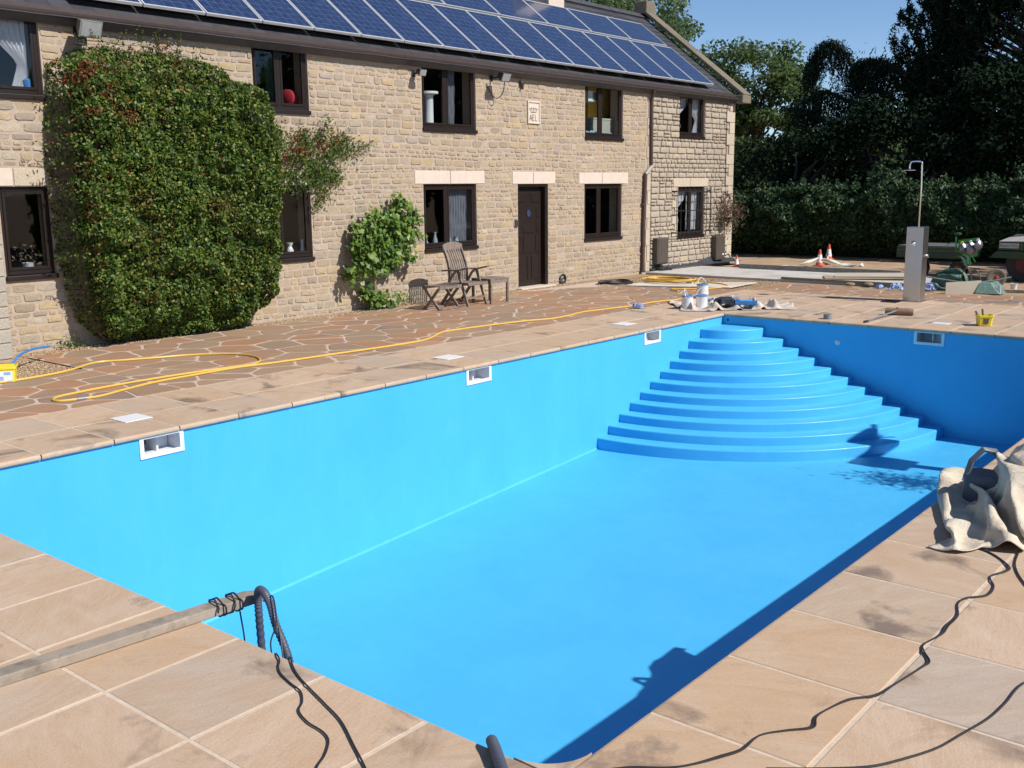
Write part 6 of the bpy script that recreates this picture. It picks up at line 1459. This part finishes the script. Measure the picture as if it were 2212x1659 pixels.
m2 = thing('farm_cart', 'dark green farm cart with a grey name board at the right edge', 'cart', (2.3, 21, 0))
b = MB(); b.box(1.78, 3.2, 20.5, 21.8, .60, .755); b.build('body', GREEND, m2, bevel=.015)
b = MB(); b.extr([(1.79, 20.5, .765), (3.2, 20.5, .785), (3.2, 21.6, .93), (1.85, 21.6, .86)], (0, 0, .02)); b.build('top_board', mk('cart_board', (.34,.31,.28), .8, .15, 5), m2)
b = MB(); b.extr([(1.62, 20.5, .44), (3.2, 20.5, .42), (3.2, 20.5, .58), (1.75, 20.5, .58)], (0, 1.2, 0)); b.build('skirt', GREEND, m2)
b = MB(); b.lathe([(.2, -.1), (.36, -.12), (.40, 0), (.36, .12), (.2, .1)], (2.25, 20.9, .30), 24, (0, 1, 0)); ww = b.build('wheel', BLACK, m2, smooth=True)
b = MB(); b.bar((2.232, 20.488, .755), (2.238, 20.488, .60), .012, .012, (0,1,0)); b.build('edge_strip', GREENB, m2)
b = MB(); b.box(1.805, 2.178, 20.478, 20.495, .645, .745); sg = b.build('name_board', mk('sign_grey', (.40,.42,.42), .6, .06, 9), m2)
fc = bpy.data.curves.new('lettering', 'FONT'); fc.body = 'Riscano Farm'; fc.size = .066; fc.align_x = 'CENTER'; fc.align_y = 'CENTER'
fo = bpy.data.objects.new('lettering_tmp', fc); COL.objects.link(fo); dg = bpy.context.evaluated_depsgraph_get(); me_ = bpy.data.meshes.new_from_object(fo.evaluated_get(dg)); bpy.data.objects.remove(fo)
xs_ = [v.co.x for v in me_.vertices]; kx = .345/(max(xs_)-min(xs_))
for v in me_.vertices: v.co = Vector((1.9915+v.co.x*kx, 20.4765, .695+v.co.y*1.05))
me_.materials.append(BLACK); link(bpy.data.objects.new('lettering', me_), sg)

# ================================================================ unseen stand-ins added out of frame at right to cast the shadow on the pool steps
lp = thing('shadow_post', 'unseen lamp post shape added to cast the shadow on the pool steps', 'lamp post', (6.62, 10.72, 0))
b = MB(); b.lathe([(.12, 0), (.12, .05), (.09, .08), (.085, 1.35), (.1, 1.4)], (6.62, 10.72, 0), 14); b.build('post', BLACK, lp, smooth=True)
b = MB(); b.box(6.47, 6.77, 10.45, 10.98, 1.4, 1.80); b.box(6.50, 6.72, 10.98, 11.42, 1.80, 2.18); b.build('lantern', BLACK, lp, bevel=.01)  # lantern boxes shaped for the blocky outline of the steps shadow
b = MB(); b.tube([(6.62, 10.76, 1.8), (6.62, 11.35, 2.15), (6.62, 11.6, 1.9)], .025, 7); b.tube([(6.62, 11.1, 2.1), (6.62, 11.7, 2.3)], .03, 7); b.build('arm', BLACK, lp)
sp = thing('shadow_plant', 'unseen bushy pot plant added to cast the leafy shadow on the pool steps', 'potted plant', (6.6, 9.95, 0))
b = MB(); b.lathe([(.16, .0), (.22, .35), (.23, .38), (.2, .38)], (6.6, 9.95, 0), 18); b.build('pot', BLACK, sp, smooth=True)
leafmesh('foliage', np.array([6.6, 9.98, 1.05])+q.normal(0, 1, (900, 3))*np.array([.14, .17, .26]), .075, LHD, sp, .4, rng=q)
# trees across the lawn, seen only mirrored in the windows
for k, (x, y) in enumerate(((13.5, 25.2), (16, 31), (15, 36), (14, 46), (13, 58), (22, 12))):
    tree('tall tree across the garden, %s of the row' % ORD[k], (x, y, 0), 11, [(0, 0, 4.2, 3.0, 3.6, 3.2), (0, 0, 7.8, 2.6, 3.4, 3.0)], 60, 9000, .42, LT2, 60+k, 'trees across the garden', cr=1.3)

# far woodland that closes the view at the horizon
g = np.random.default_rng(77); n = 15000
FPn = np.stack([g.uniform(-75, 25, n), g.uniform(62, 70, n), np.zeros(n)], -1); FPn[:, 2] = g.random(n)**.8*(3.6+1.2*np.sin(FPn[:, 0]*.35)+.8*np.sin(FPn[:, 0]*1.1))
tag(leafmesh('far_woodland', FPn, 1.1, LT2, None, .7, np.tile([[.1, -.8, .5]], (n, 1)), rng=g), 'distant woodland closing the view behind the trees', 'woodland', kind='stuff')
for x in (.15, .95): b = MB(); b.lathe([(.03, 0), (.085, .01), (.09, -.02)], (x, 20.68, .15), 16, (0, -1, 0)); b.build('hub', RED, ma, smooth=True)
b = MB(); b.lathe([(.05, 0), (.18, .02), (.2, -.04)], (2.25, 20.77, .30), 20, (0, -1, 0)); b.build('hub', mk('dark_red_hub', (.12,.02,.02), .6, .2, 9), m2, smooth=True)
